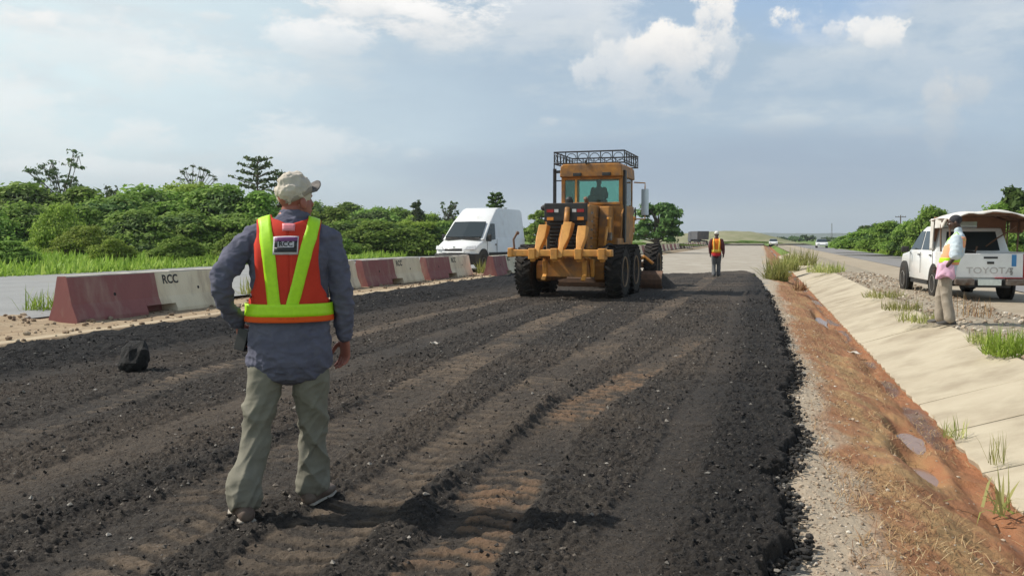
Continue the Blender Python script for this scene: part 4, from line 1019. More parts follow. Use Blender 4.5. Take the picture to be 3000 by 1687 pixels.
# front wall of the canopy with its clear window, and the cab window behind
fw_ = MB()
fw_.box((0, .20, 1.97), (1.66, .02, .12)); fw_.box((-.76, .20, 1.75), (.14, .02, .32)); fw_.box((.50, .20, 1.75), (.66, .02, .32)); fw_.box((0, .20, 1.50), (1.66, .02, .18))
fw_.build('canopy_front_wall', m_brn, pk)
panel('canopy_window', [(-.69, .20, 1.59), (.17, .20, 1.59), (.17, .20, 1.91), (-.69, .20, 1.91)], glassmat('clouded_plastic', (.72, .74, .70), .55, .3), pk, .003)
panel('cab_rear_window', [(-.62, -.075, 1.20), (.62, -.075, 1.20), (.56, .10, 1.66), (-.56, .10, 1.66)], X['windarker'], pk, .004)
def flap(x, y0, y1, ztop, zbot, seed, mat, nm):
    P = []; n1, n2_ = 8, 10; g = random.Random(seed)
    for j in range(n2_+1):
        for i in range(n1+1):
            u_, w_ = i/n1, j/n2_; P.append((x+.035*math.sin(u_*9+seed)*(1-w_*.3), y0+(y1-y0)*(u_*(1-.35*(1-w_))), zbot+(ztop-zbot)*w_))
    q = n1+1; clothpart(nm, P, [(j*q+i, j*q+i+1, (j+1)*q+i+1, (j+1)*q+i) for j in range(n2_) for i in range(n1)], mat, .01)
flap(-.90, .26, -.10, 1.98, 1.20, 1, m_can, 'canopy_side'); flap(.90, .22, -1.35, 1.98, 1.62, 2, m_brn, 'canopy_side'); flap(-.90, -.15, -1.30, 1.98, 1.74, 3, m_can, 'canopy_side')
MB().tube([(.30, -.1, 1.3), (.42, -.5, 1.5), (.62, -1.1, 1.75)], .018, 6).tube([(-.1, -.25, .8), (.05, -.25, 1.30)], .02, 6).build('canopy_brace', X['rust'], pk)
seat = MB().box((-.35, -.45, 1.02), (.5, .7, .35)); seat.build('load', X['black'], pk, bevel=.08)

# ---- far vehicles
def far_car(x, y, rz, label, sc=1.0):
    e = empty('car', (x, y, .0), rz); e.scale = (sc, sc, sc); tag(e, label, 'car')
    hull('body', [(2.1, .35), (2.15, .62), (1.95, .80), (1.1, .92), (-1.9, .95), (-2.1, .8), (-2.12, .35)], lambda y_, z: .84, X['white'], e, .05)
    hull('cabin', [(1.15, .90), (.45, 1.40), (-1.1, 1.42), (-1.8, .92)], lambda y_, z: .80-.14*(z > 1.2), X['windarker'], e, .04)
    MB().box((0, -.35, 1.425), (1.25, 1.45, .035)).build('roof', X['white'], e)
    for s in (-1, 1):
        for yy_ in (1.3, -1.25): wheel(e, s*.76, yy_, .30, .2, s, seg=16)
        MB().box((s*.6, 2.12, .68), (.3, .08, .12)).build('headlight', X['clear'], e)
    return e
far_car(2.4, 190, math.pi, 'white car far down the road beyond the weeds')
far_car(9.3, 150, math.pi, 'white car on the grey asphalt of the right road')
tk = empty('dump_truck', (-12.6, 188, .1), .35); tag(tk, 'dark dump truck parked beyond the far worker', 'truck')
m_dk = pm('dusty_dark_paint', (.05, .055, .07), (.12, .10, .09), 3, .6)
MB().prism([(-3.4, 1.2), (1.2, 1.2), (1.2, 2.9), (-3.7, 2.9)], 'x', -1.2, 1.2).build('tipper_body', m_dk, tk, bevel=.05)
MB().prism([(1.4, .8), (3.6, .8), (3.6, 1.7), (3.2, 2.8), (1.4, 2.9)], 'x', -1.2, 1.2).build('cab', m_dk, tk, bevel=.06)
panel('windscreen', [(-1.0, 3.61, 1.75), (1.0, 3.61, 1.75), (1.0, 3.26, 2.7), (-1.0, 3.26, 2.7)][::-1], X['windarker'], tk, .02)
MB().box((0, 0, .95), (.9, 6.6, .3)).build('chassis', X['black'], tk)
for s in (-1, 1):
    for yy_ in (2.6, -1.2, -2.5): wheel(tk, s*1.02, yy_, .5, .35, s, seg=18)

# utility pole, mast, embankment, hills
c = ypt(2637, 700, 210); up_ = empty('utility_pole', (c.x, c.y, .3)); tag(up_, 'wooden utility pole with a cross-arm over the right bushes', 'pole')
MB().tube([(0, 0, -.5), (0, 0, 6.3)], [.16, .11], 8).build('pole', BK, up_)
MB().box((0, 0, 5.9), (2.2, .12, .14)).build('cross_arm', BK, up_)
for s in (-1, -.45, .45, 1): MB().lathe([(0, .06), (.18, .05)], (s*.98, 0, 5.97), 'z', 8).build('insulator', X['steel'], up_)
c = ypt(2436, 700, 700); ma = MB()
for a in range(3): ma.tube([(math.cos(a*2.094)*.8, math.sin(a*2.094)*.8, -1), (math.cos(a*2.094)*.25, math.sin(a*2.094)*.25, 12.5)], .10, 5)
for j in range(9): ma.tube([(math.cos(j*2.094)*(.8-.06*j), math.sin(j*2.094)*(.8-.06*j), j*1.35), (math.cos((j+1)*2.094)*(.75-.06*j), math.sin((j+1)*2.094)*(.75-.06*j), j*1.35+1.3)], .06, 4)
o = ma.build('radio_mast', X['steel']); o.location = (c.x, c.y, .5); tag(o, 'thin lattice mast far off above the road', 'mast')
xs = np.linspace(-36, 12, 60); ysq = np.linspace(222, 275, 20)
m_emb = groundmat('sandy_bank', ((.27, .25, .155), (.17, .18, .085), .25), [(.12, (.36, .33, .24), .55, .75)], bump=.05, bscale=3)
v, f = grid(xs, ysq, lambda x, y: 3.3*sstep(y, 222, 240)*sstep(x, -36, -14)*sstep(-x, -12, 4)*(.8+.35*fbm2(x*.12, y*.05, 3, 170))+.3)
tag(link('embankment', npmesh('embankment', v, f, m_emb, True)), 'low sandy embankment where the road bends', kind='structure')
xs = np.linspace(-900, 2300, 120); ysq = np.array([2600., 2800., 3000., 3400.])
v, f = grid(xs, ysq, lambda x, y: (16+46*sstep(fbm2(x*.0022, y*0, 4, 175), .42, .75)*sstep(x, 0, 300)+8*fbm2(x*.01, y*0, 3, 177))*sstep(y, 2600, 3000)*1.0)
tag(link('hills', npmesh('hills', v, f, pm('hill_woods', (.05, .075, .04), (.08, .10, .05), .01, .95), True)), 'low wooded hills on the horizon', kind='structure')

# ------------------------------------------------------------------ motor grader (faces +y, away from the camera)
gr = empty('motor_grader', (-4.50, 21.70, -.03), R(-2.5)); tag(gr, 'orange motor grader seen from behind, its ripper raised, levelling the dark asphalt', 'grader')
def gtyre(x, y, s):
    r, w = .66, .40; o = w/2
    t = MB(); t.lathe([(-o*.86, r*.56), (-o, r*.70), (-o*.98, r*.86), (-o*.80, r*.945), (0, r*.955), (o*.80, r*.945), (o*.98, r*.86), (o, r*.70), (o*.86, r*.56)], (0, 0, 0), 'x', 40)
    e = t.build('wheel', X['rubber'], gr, True); e.location = (x, y, r)
    lug = MB()
    for k in range(22):
        for sd_ in (-1, 1):
            a = 2*math.pi*(k+(.5 if sd_ > 0 else 0))/22
            b_ = MB().box((sd_*o*.50, 0, r*.975), (o*1.06, .062, r*.075), rz=sd_*.5)
            b_.xf(Matrix.Rotation(a, 4, 'X')); lug.join(b_)
            b_ = MB().box((sd_*o*.985, -.055, r*.90), (.022, .06, r*.13)); b_.xf(Matrix.Rotation(a, 4, 'X')); lug.join(b_)
    lug.build('tread', X['rubber'], e)
    q = MB(); q.lathe([(s*o*.86, r*.575), (s*o*.97, r*.545), (s*o*.80, r*.50), (s*o*.30, r*.40), (s*o*.22, r*.2), (s*o*.5, r*.16), (s*o*.5, .01)], (0, 0, 0), 'x', 32)
    for k in range(10):
        a = 2*math.pi*k/10; q.lathe([(s*o*.25, .022), (s*o*.40, .018)], (0, math.cos(a)*r*.30, math.sin(a)*r*.30), 'x', 6)
    q.build('rim', m_rimd, e, True)
m_rimd = pm('muddy_rim', (.30, .19, .10), (.22, .16, .12), 6, .8, c3=(.42, .24, .06), s3=3)
for s in (-1, 1):
    gtyre(s*1.13, 0, s); gtyre(s*1.13, 1.52, s)
    MB().prism([(-.35, .48), (-.2, .40), (1.75, .40), (1.9, .48), (1.9, .82), (1.7, .92), (-.2, .92), (-.35, .82)], 'x', s*.62, s*.86).build('tandem_case', X['cat'], gr, bevel=.02)
    gtyre(s*1.02, 6.05, s)
# main frame and engine hood
MB().prism([(-.75, .72), (2.6, .72), (2.9, 1.0), (2.9, 1.22), (-.75, 1.22)], 'x', -.50, .50).build('rear_frame', X['cat'], gr, bevel=.03)
hood = MB().prism([(-.66, 1.18), (1.10, 1.18), (1.10, 2.30), (-.30, 2.30), (-.66, 2.22)], 'x', -.52, .52).build('engine_hood', X['cat'], gr, bevel=.04)
MB().box((0, -.695, 1.70), (.96, .05, 1.16)).build('radiator_frame', X['black'], hood, bevel=.012)
for j in range(11): MB().box((0, -.725, 1.20+.085*j), (.80, .03, .045), rx=.5).build('grille_slat', X['plastic'], hood)
hd = MB().box((0, -.735, 2.10), (1.06, .10, .44)); hb_ = hd.build('light_box', X['black'], hood, bevel=.02)
for s in (-1, 1):
    MB().box((s*.375, -.79, 2.135), (.17, .02, .075)).build('tail_light', X['red'], hood)
    MB().box((s*.22, -.79, 2.135), (.10, .02, .075)).build('reversing_light', X['clear'], hood)
    MB().box((s*.375, -.79, 1.945), (.16, .02, .075)).build('indicator', X['amber'], hood)
    for j in range(7): MB().box((s*.528, .30, 1.45+.09*j), (.02, .75, .03), ry=s*.4).build('side_louvre', X['cat'], hood)
MB().tube([(.2, .55, 2.25), (.2, .55, 2.42), (.2, .45, 2.48)], .055, 12).build('exhaust', X['rust'], gr, True)
MB().lathe([(2.28, .10), (2.46, .10), (2.52, .04)], (-.2, .35, 0), 'z', 14).build('air_intake', X['black'], gr)
# side boxes and steps on the right and left
for s in (-1, 1):
    MB().box((s*.80, .95, 1.38), (.46, 1.0, .20)).build('fender', X['cat'], gr, bevel=.02)
    MB().prism([(.35, 1.25), (1.10, 1.25), (1.10, 2.28), (.55, 2.28)], 'x', s*.53, s*.80).build('side_tank', X['cat'], gr, bevel=.03)
    st = MB()
    for j in range(3): st.box((s*.92, 1.98+.06*j, .62+.30*j), (.34, .22, .03))
    for q_ in (-1, 1): st.box((s*(.92+q_*.17), 2.04, .92), (.025, .06, .75))
    st.build('steps', X['black'], gr)
    MB().tube([(s*.98, 1.05, 1.45), (s*1.02, 1.02, 2.1), (s*1.02, 1.30, 2.3)], .02, 8).build('grab_rail', X['cat'], gr)
# fuel / hydraulic fittings on the hood side
MB().lathe([(1.62, .05), (1.95, .05)], (.86, .22, 0), 'z', 12).lathe([(1.95, .065), (2.0, .06)], (.86, .22, 0), 'z', 12).build('filter', X['catlight'], gr)
MB().box((.86, .20, 1.52), (.14, .14, .20)).build('filter_base', X['steel'], gr, bevel=.015)
MB().tube([(.80, -.1, 1.22), (.84, -.05, 1.55), (.82, .15, 1.75)], .035, 8).build('hose', X['catlight'], gr, True)
# cab
CX, CY0, CY1, CZ0, CZ1, CW = .19, 1.18, 2.72, 1.28, 3.26, 1.62
cab = empty('x'); bpy.data.objects.remove(cab)
cb = MB().prism([(CX-CW/2+.12, 1.25), (CX+CW/2-.02, 1.25), (CX+CW/2+.02, 2.34), (CX-CW/2+.02, 2.34)], 'y', CY0, CY1).build('cab', X['cat'], gr, bevel=.03)
for (x_, y_) in ((CX-CW/2+.04, CY0+.05), (CX+CW/2-.05, CY0+.05), (CX-CW/2+.06, CY1-.05), (CX+CW/2-.07, CY1-.05)):
    MB().box((x_, y_, 2.72), (.10, .10, .86)).build('cab_post', X['cat'], cb, bevel=.015)
MB().box((CX+CW/2+.035, CY0+.12, 2.30), (.07, .20, 1.86)).build('door_pillar', X['black'], cb, bevel=.015)
MB().box((CX, CY0-.012, 2.375), (CW-.1, .06, .07)).box((CX, CY0-.012, 3.03), (CW-.1, .05, .06)).build('window_frame', X['cat'], cb, bevel=.01)
panel('rear_window', [(CX-CW/2+.09, CY0+.03, 2.40), (CX+CW/2-.10, CY0+.03, 2.40), (CX+CW/2-.10, CY0+.03, 3.01), (CX-CW/2+.09, CY0+.03, 3.01)], X['greenglass'], cb, .004)
panel('front_window', [(CX-CW/2+.11, CY1-.03, 2.36), (CX+CW/2-.12, CY1-.03, 2.36), (CX+CW/2-.12, CY1-.03, 3.05), (CX-CW/2+.11, CY1-.03, 3.05)], X['greenglass'], cb, .004)
for s in (-1, 1):
    xx_ = CX+s*(CW/2-.04); pts = [(xx_, CY0+.12, 2.36), (xx_, CY1-.12, 2.36), (xx_, CY1-.12, 3.05), (xx_, CY0+.12, 3.05)]
    panel('side_window', pts if s > 0 else pts[::-1], X['greenglass'], cb, .004)
MB().box((CX-.42, CY0+.01, 2.72), (.05, .05, .64)).build('window_bar', X['catlight'], cb)
MB().prism([(CX-CW/2-.02, 3.06), (CX+CW/2+.02, 3.06), (CX+CW/2, 3.34), (CX+CW/2-.08, 3.40), (CX-CW/2+.08, 3.40), (CX-CW/2, 3.34)], 'y', CY0-.14, CY1+.10).build('cab_roof', X['cat'], gr, bevel=.03)
for x_ in (-.35, .42): MB().box((CX+x_, CY0-.165, 3.12), (.22, .06, .09)).build('work_lamp', X['black'], gr, bevel=.01)
MB().box((CX-.12, CY0-.15, 3.44), (.05, .05, .09)).build('beacon', X['black'], gr)
# roll-over frame on the left and guard rack over the roof
MB().box((CX-CW/2-.20, CY0+.05, 2.80), (.07, .09, 1.0)).box((CX-CW/2-.07, CY0+.05, 3.22), (.33, .09, .07)).build('rollover_post', X['black'], gr)
rk = MB(); x0, x1, y0, y1, z0, z1 = CX-1.0, CX+.86, CY0-.05, CY1+.35, 3.42, 3.72
for (a, b_) in (((x0, y0), (x1, y0)), ((x1, y0), (x1, y1)), ((x1, y1), (x0, y1)), ((x0, y1), (x0, y0))):
    for z_ in (z0, z1): rk.tube([(*a, z_), (*b_, z_)], .020, 6)
    n_ = 6
    for i in range(n_):
        p = [a[k]+(b_[k]-a[k])*i/n_ for k in (0, 1)]; rk.tube([(*p, z0-.02), (*p, z1)], .015, 6)
        c_ = [a[k]+(b_[k]-a[k])*(i+.5)/n_ for k in (0, 1)]; d_ = [(b_[k]-a[k])/n_*.40 for k in (0, 1)]
        rk.tube([(c_[0]+d_[0]*math.cos(t*.628), c_[1]+d_[1]*math.cos(t*.628), (z0+z1)/2+.105*math.sin(t*.628)) for t in range(11)], .010, 5)
for (x_, y_) in ((x0, y0), (x0, y1)): rk.tube([(x_, y_, z0), (x_, y_, 2.98)], .018, 6); rk.tube([(x_, y_, 2.98), (x_+(.2 if x_ < 0 else -.2), y_+.0, 2.98)], .016, 6)
for t in range(5): rk.tube([(x0+.35*(t+.8), y0, z0), (x0+.35*(t+.8), y1, z0)], .012, 5)
rk.build('roof_rack', X['black'], gr)
# seat, steering column inside
MB().box((CX+.0, 1.72, 2.36), (.46, .46, .14)).box((CX+.0, 1.50, 2.50), (.36, .08, .22)).build('seat', X['black'], gr, bevel=.04)
MB().tube([(CX, 2.40, 1.9), (CX, 2.25, 2.48)], .06, 10).lathe([(0, .19), (.03, .19)], (CX, 2.24, 2.48), 'z', 18).build('steering_column', X['black'], gr)
# mirrors
MB().tube([(CX+.82, 2.72, 3.0), (CX+1.12, 2.76, 2.98), (CX+1.12, 2.76, 2.80)], .018, 6).tube([(CX+.82, 2.72, 2.0), (CX+1.12, 2.76, 2.0), (CX+1.12, 2.76, 2.1)], .018, 6).build('mirror_bracket', X['catlight'], gr)
MB().box((CX+1.12, 2.76, 2.46), (.20, .05, .72)).build('mirror', X['mirror'], gr, bevel=.015)
MB().tube([(-.52, .5, 2.25), (-.80, .4, 2.25)], .014, 6).ball((-.86, .38, 2.25), (.10, .04, .08)).build('mirror', X['black'], gr)
# front frame (gooseneck), drawbar, circle, moldboard, lift cylinders
fr_ = MB(); P = [(0, 2.7, 1.35), (0, 3.3, 1.75), (0, 4.4, 1.80), (0, 5.6, 1.50), (0, 6.5, 1.15)]
for a, b_ in zip(P[:-1], P[1:]):
    d_ = Vector(b_)-Vector(a); fr_.box((Vector(a)+d_*.5)[:], (.34, d_.length+.12, .36), rx=math.atan2(d_.z, d_.y))
fr_.build('front_frame', X['cat'], gr, bevel=.03)
MB().tube([(-1.0, 6.05, .66), (1.0, 6.05, .66)], .10, 10).box((0, 6.05, .85), (.5, .4, .5)).build('front_axle', X['cat'], gr)
MB().lathe([(.62, .80), (.74, .80), (.75, .62)], (0, 4.1, 0), 'z', 32).tube([(0, 6.2, .8), (0, 4.3, .72)], .09, 8).build('circle', X['cat'], gr)
bl = MB(); pr = [(.0, .02), (-.08, .18), (-.10, .34), (-.05, .52), (.06, .64), (.09, .63), (-.02, .50), (-.06, .34), (-.045, .19), (.03, .02)]
bl.prism([(a_, b_*.82) for a_, b_ in pr], 'x', -1.72, 1.55); bl.xf(Matrix.Translation((.10, 4.15, .02)) @ Matrix.Rotation(R(-9), 4, 'Z'))
bl.build('moldboard', X['rust'], gr)
for s in (-1, 1):
    c_ = MB(); c_.lathe([(-.36, .065), (.36, .065), (.37, .03), (.95, .03)], (0, 0, 0), 'z', 14)
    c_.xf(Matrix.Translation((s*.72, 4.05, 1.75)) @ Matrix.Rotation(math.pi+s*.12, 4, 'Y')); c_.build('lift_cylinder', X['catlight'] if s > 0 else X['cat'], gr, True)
    MB().box((s*.48, 4.05, 1.72), (.62, .22, .16)).build('lift_arm', X['cat'], gr, bevel=.02)
    MB().tube([(s*.78, 3.8, 2.1), (s*.80, 4.1, 2.35), (s*.78, 4.3, 2.0)], .022, 8).build('hose', X['black'], gr)
MB().tube([(.60, 3.9, .7), (1.1, 4.0, .95), (1.35, 4.0, .75)], .05, 8).build('side_shift', X['cat'], gr)
# ripper: beam, sockets, raised shanks, linkage
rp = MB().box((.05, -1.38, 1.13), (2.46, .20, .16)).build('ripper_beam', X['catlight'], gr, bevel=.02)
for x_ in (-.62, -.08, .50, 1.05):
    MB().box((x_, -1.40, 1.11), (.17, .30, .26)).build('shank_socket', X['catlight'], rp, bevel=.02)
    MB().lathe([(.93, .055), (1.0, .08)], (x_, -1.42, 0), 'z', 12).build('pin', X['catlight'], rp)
def shank(x_, top, dx_):
    pr = [(-1.26, 1.00), (-1.50, 1.02), (-1.48, 1.26), (-1.32, 1.50), (-1.22, top), (-.92, top-.03), (-.96, 1.60), (-1.10, 1.36), (-1.22, 1.22)]
    m_ = MB(); n = len(pr); V = []
    for sd_ in (-1, 1):
        for (y_, z_) in pr: V.append((x_+dx_*(z_-1.0)/.9+sd_*(.060+.045*(z_ > 1.4)), y_, z_))
    m_.add(V, [tuple(range(n)), tuple(range(n, 2*n))[::-1]]+[(i, (i+1) % n, n+(i+1) % n, n+i) for i in range(n)])
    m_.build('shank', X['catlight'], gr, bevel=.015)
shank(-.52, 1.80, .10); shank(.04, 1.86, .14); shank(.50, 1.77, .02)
MB().prism([(-.10, 1.02), (.03, 1.02), (.13, 1.30), (.13, 1.75), (.02, 1.80), (-.06, 1.45)], 'y', -1.20, -1.08).build('shank_bracket', X['catlight'], gr, bevel=.015)
MB().tube([(.06, -.98, 1.70), (.06, -.80, 2.20)], .065, 12).build('ripper_cylinder', X['cat'], gr, True)
for x_ in (-.42, .55):
    MB().prism([(-.70, .95), (-1.35, 1.02), (-1.40, 1.18), (-.70, 1.20)], 'x', x_-.04, x_+.04).build('ripper_arm', X['cat'], gr)
    MB().prism([(-1.02, .95), (-1.16, .95), (-1.10, .62), (-1.28, .50), (-1.22, .47), (-1.02, .60)], 'x', x_-.05, x_+.05).build('ripper_tooth', X['catlight'], gr, bevel=.01)
    MB().prism([(-.80, .98), (-1.00, .98), (-.86, .55), (-.80, .60)], 'x', x_+.10, x_+.18).build('ripper_tooth', X['catlight'], gr, bevel=.01)
MB().box((.06, -.86, .78), (1.15, .16, .46)).build('rear_plate', X['cat'], gr, bevel=.02)
MB().tube([(-1.10, -1.36, 1.20), (-1.12, -1.36, 1.45), (-1.03, -1.36, 1.60)], .026, 8).ball((-1.02, -1.36, 1.60), .045, 8, 6).build('crank_handle', X['rust'], gr)
for (x_, dx_) in ((-.25, .1), (.28, -.12), (.33, .02)):
    MB().tube([(x_, -.72, 1.28), (x_+dx_, -.98, 1.46), (x_+dx_*1.6, -1.14, 1.30), (x_+dx_, -1.28, 1.20)], .018, 7).build('hose', X['black'], gr, True)
for j_ in range(5): MB().box((.62+.005*j_, -.70, 1.28+.20*j_), (.05, .03, .05)).build('latch', X['steel'], gr)
MB().tube([(.78, -.30, 1.22), (.88, .1, 1.34), (.90, .9, 1.30)], .025, 7).build('hose', X['black'], gr, True)
MB().box((-1.17, -1.38, 1.14), (.12, .24, .22)).build('beam_end', X['catlight'], gr, bevel=.02)
# windrow of asphalt carried by the blade
def heap(name, c, r, h, label, seed, n=26):
    u_ = np.linspace(0, 1, n); a_ = np.linspace(0, 2*np.pi, 40, endpoint=False); U, A = np.meshgrid(u_, a_, indexing='ij')
    xx = np.cos(A)*U*r[0]; yy = np.sin(A)*U*r[1]; z = h*(1-U**1.3)*(.75+.6*fbm2(xx*3+seed, yy*3, 3, seed))+.06*(vn2(xx*16, yy*16, seed+3)-.5)*(U < .97)-.05*(U > .99)
    rr = 1+.25*(fbm2(np.cos(A)*2+5, np.sin(A)*2+seed, 2, seed)-.5); V = np.stack([xx*rr, yy*rr, z], -1).reshape(-1, 3)
    i = np.arange(n*40).reshape(n, 40); F = np.stack([i[:-1], np.roll(i[:-1], -1, 1), np.roll(i[1:], -1, 1), i[1:]], -1).reshape(-1, 4)
    me = npmesh(name, V, F, None, True); attr(me, 'bro', V[:, 2]*0); me.materials.append(m_mat)
    o = link(name, me); o.location = c; return o
tag(heap('asphalt_heap', (-2.95, 26.7, -.02), (.55, 1.1, 0), .42, '', 201), 'heap of black asphalt gathered at the end of the grader blade', 'heap')
tag(heap('asphalt_heap', (-4.4, 27.6, -.02), (1.7, 1.0, 0), .42, '', 205), 'low black windrow of asphalt in front of the blade', 'heap')
# clod standing in the loose edge
cl = MB(); bm = bmesh.new(); bmesh.ops.create_icosphere(bm, subdivisions=3, radius=1)
for vv in bm.verts:
    q = vv.co; nn_ = .8+.5*float(vn3(np.array([q.x*2.3+5]), np.array([q.y*2.3]), np.array([q.z*2.3]), 3)[0]); vv.co = Vector((q.x*.16*nn_+.05*q.z, q.y*.12*nn_, q.z*.22*nn_*(1.0 if q.z > 0 else .6)))
me = bpy.data.meshes.new('asphalt_clod'); bm.to_mesh(me); bm.free(); me.materials.append(pm('black_clod', (.010, .0095, .009), (.028, .025, .022), 30, .9, bump=.02, bscale=45))
c = gpt(392, 1085, 0); o = link('asphalt_clod', me); o.location = (c.x, c.y, .10); tag(o, 'upright lump of black asphalt in the loose edge near the barriers', 'clod')
# litter
def scrap(px, py, z, w, l, mat, label, rz):
    P = []; 
    for j in range(5):
        for i in range(5): P.append(((i/4-.5)*w, (j/4-.5)*l, .02+.018*math.sin(i*1.9+j)+.012*math.cos(j*2.3)))
    mb = MB(); mb.add(P, [(j*5+i, j*5+i+1, (j+1)*5+i+1, (j+1)*5+i) for j in range(4) for i in range(4)])
    o = mb.build('paper_scrap', mat, None, True); c = gpt(px, py, z); o.location = (c.x, c.y, z); o.rotation_euler = (.15, .1, rz); tag(o, label, 'litter'); s_ = o.modifiers.new('s', 'SOLIDIFY'); s_.thickness = .003
m_pap = pm('dirty_paper', (.72, .66, .58), (.55, .46, .36), 12, .8)
scrap(2502, 1037, -.37, .22, .11, m_pap, 'dirty white scrap of paper in the red ditch', .5)
scrap(1272, 1010, .02, .12, .06, m_pap, 'pale scrap lying on the dark asphalt', .9)

# ------------------------------------------------------------------ people
def fabric(name, c1, c2, rough=.9, bump=.0012, bs=260, sc=14):
    return pm(name, c1, c2, sc, rough, bump=bump, bscale=bs, spec=.2, lo=.3, hi=.7)
SK1 = pm('sunburnt_skin', (.36, .125, .085), (.28, .085, .06), 16, .55, bump=.0008, bscale=120)
SK2 = pm('dark_skin', (.055, .028, .018), (.085, .045, .028), 18, .5, bump=.0008, bscale=120)
def head_mb(M4):
    h = MB()
    h.ball((0, -.010, .03), (.076, .090, .086), 18, 12); h.ball((0, .030, -.035), (.064, .066, .085), 16, 10); h.ball((0, .048, -.088), (.042, .042, .032), 12, 8)
    h.limb([(0, .092, .012), (0, .108, -.016), (0, .112, -.032)], [.010, .013, .016], 10); h.limb([(-.045, .078, .018), (0, .088, .018), (.045, .078, .018)], [.011, .012, .011], 10)
    h.limb([(-.022, .090, -.066), (0, .097, -.066), (.022, .090, -.066)], [.007, .009, .007], 8)
    for s in (-1, 1): h.ball((s*.080, -.008, -.018), (.012, .023, .034), 10, 8); h.ball((s*.034, .078, -.028), (.022, .016, .02), 10, 8)
    h.limb([(0, -.022, -.04), (0, -.03, -.13), (0, -.035, -.22)], [.062, .060, .064], 16)
    return h.xf(M4)
def hand_mb(W, d, a, n, curl=.35, sc=1.0):
    h = MB(); W, d, a, n = [Vector(q) for q in (W, d, a, n)]; d.normalize(); a = (a-d*a.dot(d)).normalized(); n = (n-d*n.dot(d)-a*n.dot(a)).normalized()
    h.limb([W-d*.02*sc, W+d*.03*sc, W+d*.088*sc], [(.026*sc, .018*sc), (.037*sc, .015*sc), (.041*sc, .013*sc)], 12, ref=a)
    for off, ln, k in ((.031, .076, 0), (.0105, .086, 1), (-.0105, .079, 2), (-.031, .060, 3)):
        p = W+d*.085*sc+a*off*sc; dd = d.copy()+a*off*1.6; pts = [p]; cu = curl*(1+.12*k)
        for sg in (.45, .32, .26):
            dd = (Matrix.Rotation(cu, 3, d.cross(n)) @ dd).normalized(); p = p+dd*ln*sg*sc; pts.append(p)
        h.limb(pts, [.0090*sc, .0088*sc, .0080*sc, .0068*sc], 8, 3)
    p = W+d*.025*sc+a*.030*sc; d1 = (d*.62+a*.68+n*.3).normalized(); d2 = (d*.86+a*.30+n*.4).normalized()
    h.limb([p, p+d1*.040*sc, p+d1*.040*sc+d2*.034*sc, p+d1*.040*sc+d2*.058*sc], [.0135*sc, .0115*sc, .010*sc, .008*sc], 8, 3)
    return h
def V3(*p): return Vector(p)

def folds(amp, fz, seed, fx=7.0, tilt=2.0, mask=None):
    def fn(co, no):
        x, y, z = co[:, 0], co[:, 1], co[:, 2]
        a = vn3(x*fx+3, y*fx, (z+tilt*.1*x)*fz, seed); b = vn3(x*fx*2.1, y*fx*2.1+7, (z-.3*x)*fz*1.9, seed+5)
        r = (1-np.abs(2*a-1))**2*.65+(1-np.abs(2*b-1))**2*.35
        d = amp*(r-.38)
        return d*(mask(co) if mask else 1)
    return fn
def tread_shoe(parent, a, toe, mat, sole, w=.052):
    # a: ankle ground point, toe: ground point of toe
    a, toe = Vector(a), Vector(toe); d = (toe-a); L_ = d.length; d.normalize()
    m_ = MB(); z = Vector((0, 0, 1)); sidev = d.cross(z)
    m_.limb([a-d*.055+z*.045, a+d*.02+z*.055, a+d*L_*.55+z*.042, a+d*L_*.95+z*.034], [(w*.82, .045), (w*.85, .05), (w*1.02, .036), (w*.72, .026)], 14, 4, ref=sidev)
    m_.limb([a+z*.05, a+z*.13], [.048, .046], 12)
    me = union(m_, mat, .008, 4, 'shoe'); o = link('shoe', me, parent)
    s_ = MB(); s_.limb([a-d*.062+z*.012, a+d*L_*.4+z*.012, a+d*L_*.6+z*.012, a+d*L_*1.0+z*.014], [(w*.86, .013), (w*.84, .013), (w*1.06, .013), (w*.66, .012)], 14, 3, ref=sidev)
    s_.build('sole', sole, o, True); return o

# ---- the capped worker in the foreground
FGX, FGY = -2.40, 4.10
ang = math.atan2(-FGX, FGY)              # turned so that local +y runs away from the camera
gz = float(np.mean([matz(-2.57, 3.98), matz(-2.3, 4.22)]))-.006
body = MB()
HM = Matrix.Translation((.083, .03, 1.626)) @ Matrix.Rotation(R(-52), 4, 'Z') @ Matrix.Rotation(R(7), 4, 'X') @ Matrix.Scale(.94, 4)
body.join(head_mb(HM))
body.limb([(.06, .02, 1.52), (.05, .0, 1.40), (.05, 0, 1.15), (.05, 0, .95)], [(.08, .07), (.15, .09), (.14, .09), (.15, .10)], 18)
AL = [(-.125, .0, 1.425), (-.225, -.045, 1.325), (-.285, -.075, 1.205), (-.262, .0, 1.08), (-.215, .07, 1.00)]
ARR = [(.235, .0, 1.42), (.285, -.01, 1.31), (.308, -.015, 1.195), (.326, .01, 1.04), (.334, .045, .915)]
body.limb(AL, [.055, .048, .042, .040, .028], 12); body.limb(ARR, [.055, .048, .042, .040, .027], 12)
body.join(hand_mb((-.205, .075, .985), (.22, .10, -.95), (.55, .65, .25), (.75, -.6, .1), .42))
body.join(hand_mb((.334, .052, .895), (.01, .16, -.98), (-.55, .8, .1), (-.85, -.45, 0), .34, 1.04))
LLp = [(-.055, 0, .88), (-.092, .0, .64), (-.132, -.02, .46), (-.165, -.06, .27), (-.182, -.10, .09)]
LRp = [(.135, 0, .88), (.150, .02, .64), (.163, .04, .46), (.163, .08, .27), (.158, .10, .09)]
body.limb(LLp, [.08, .065, .05, .045, .036], 12); body.limb(LRp, [.08, .065, .05, .045, .036], 12)
man = link('person', union(body, SK1, .0052, 3, 'person')); man.location = (FGX, FGY, gz); man.rotation_euler = (0, 0, ang)
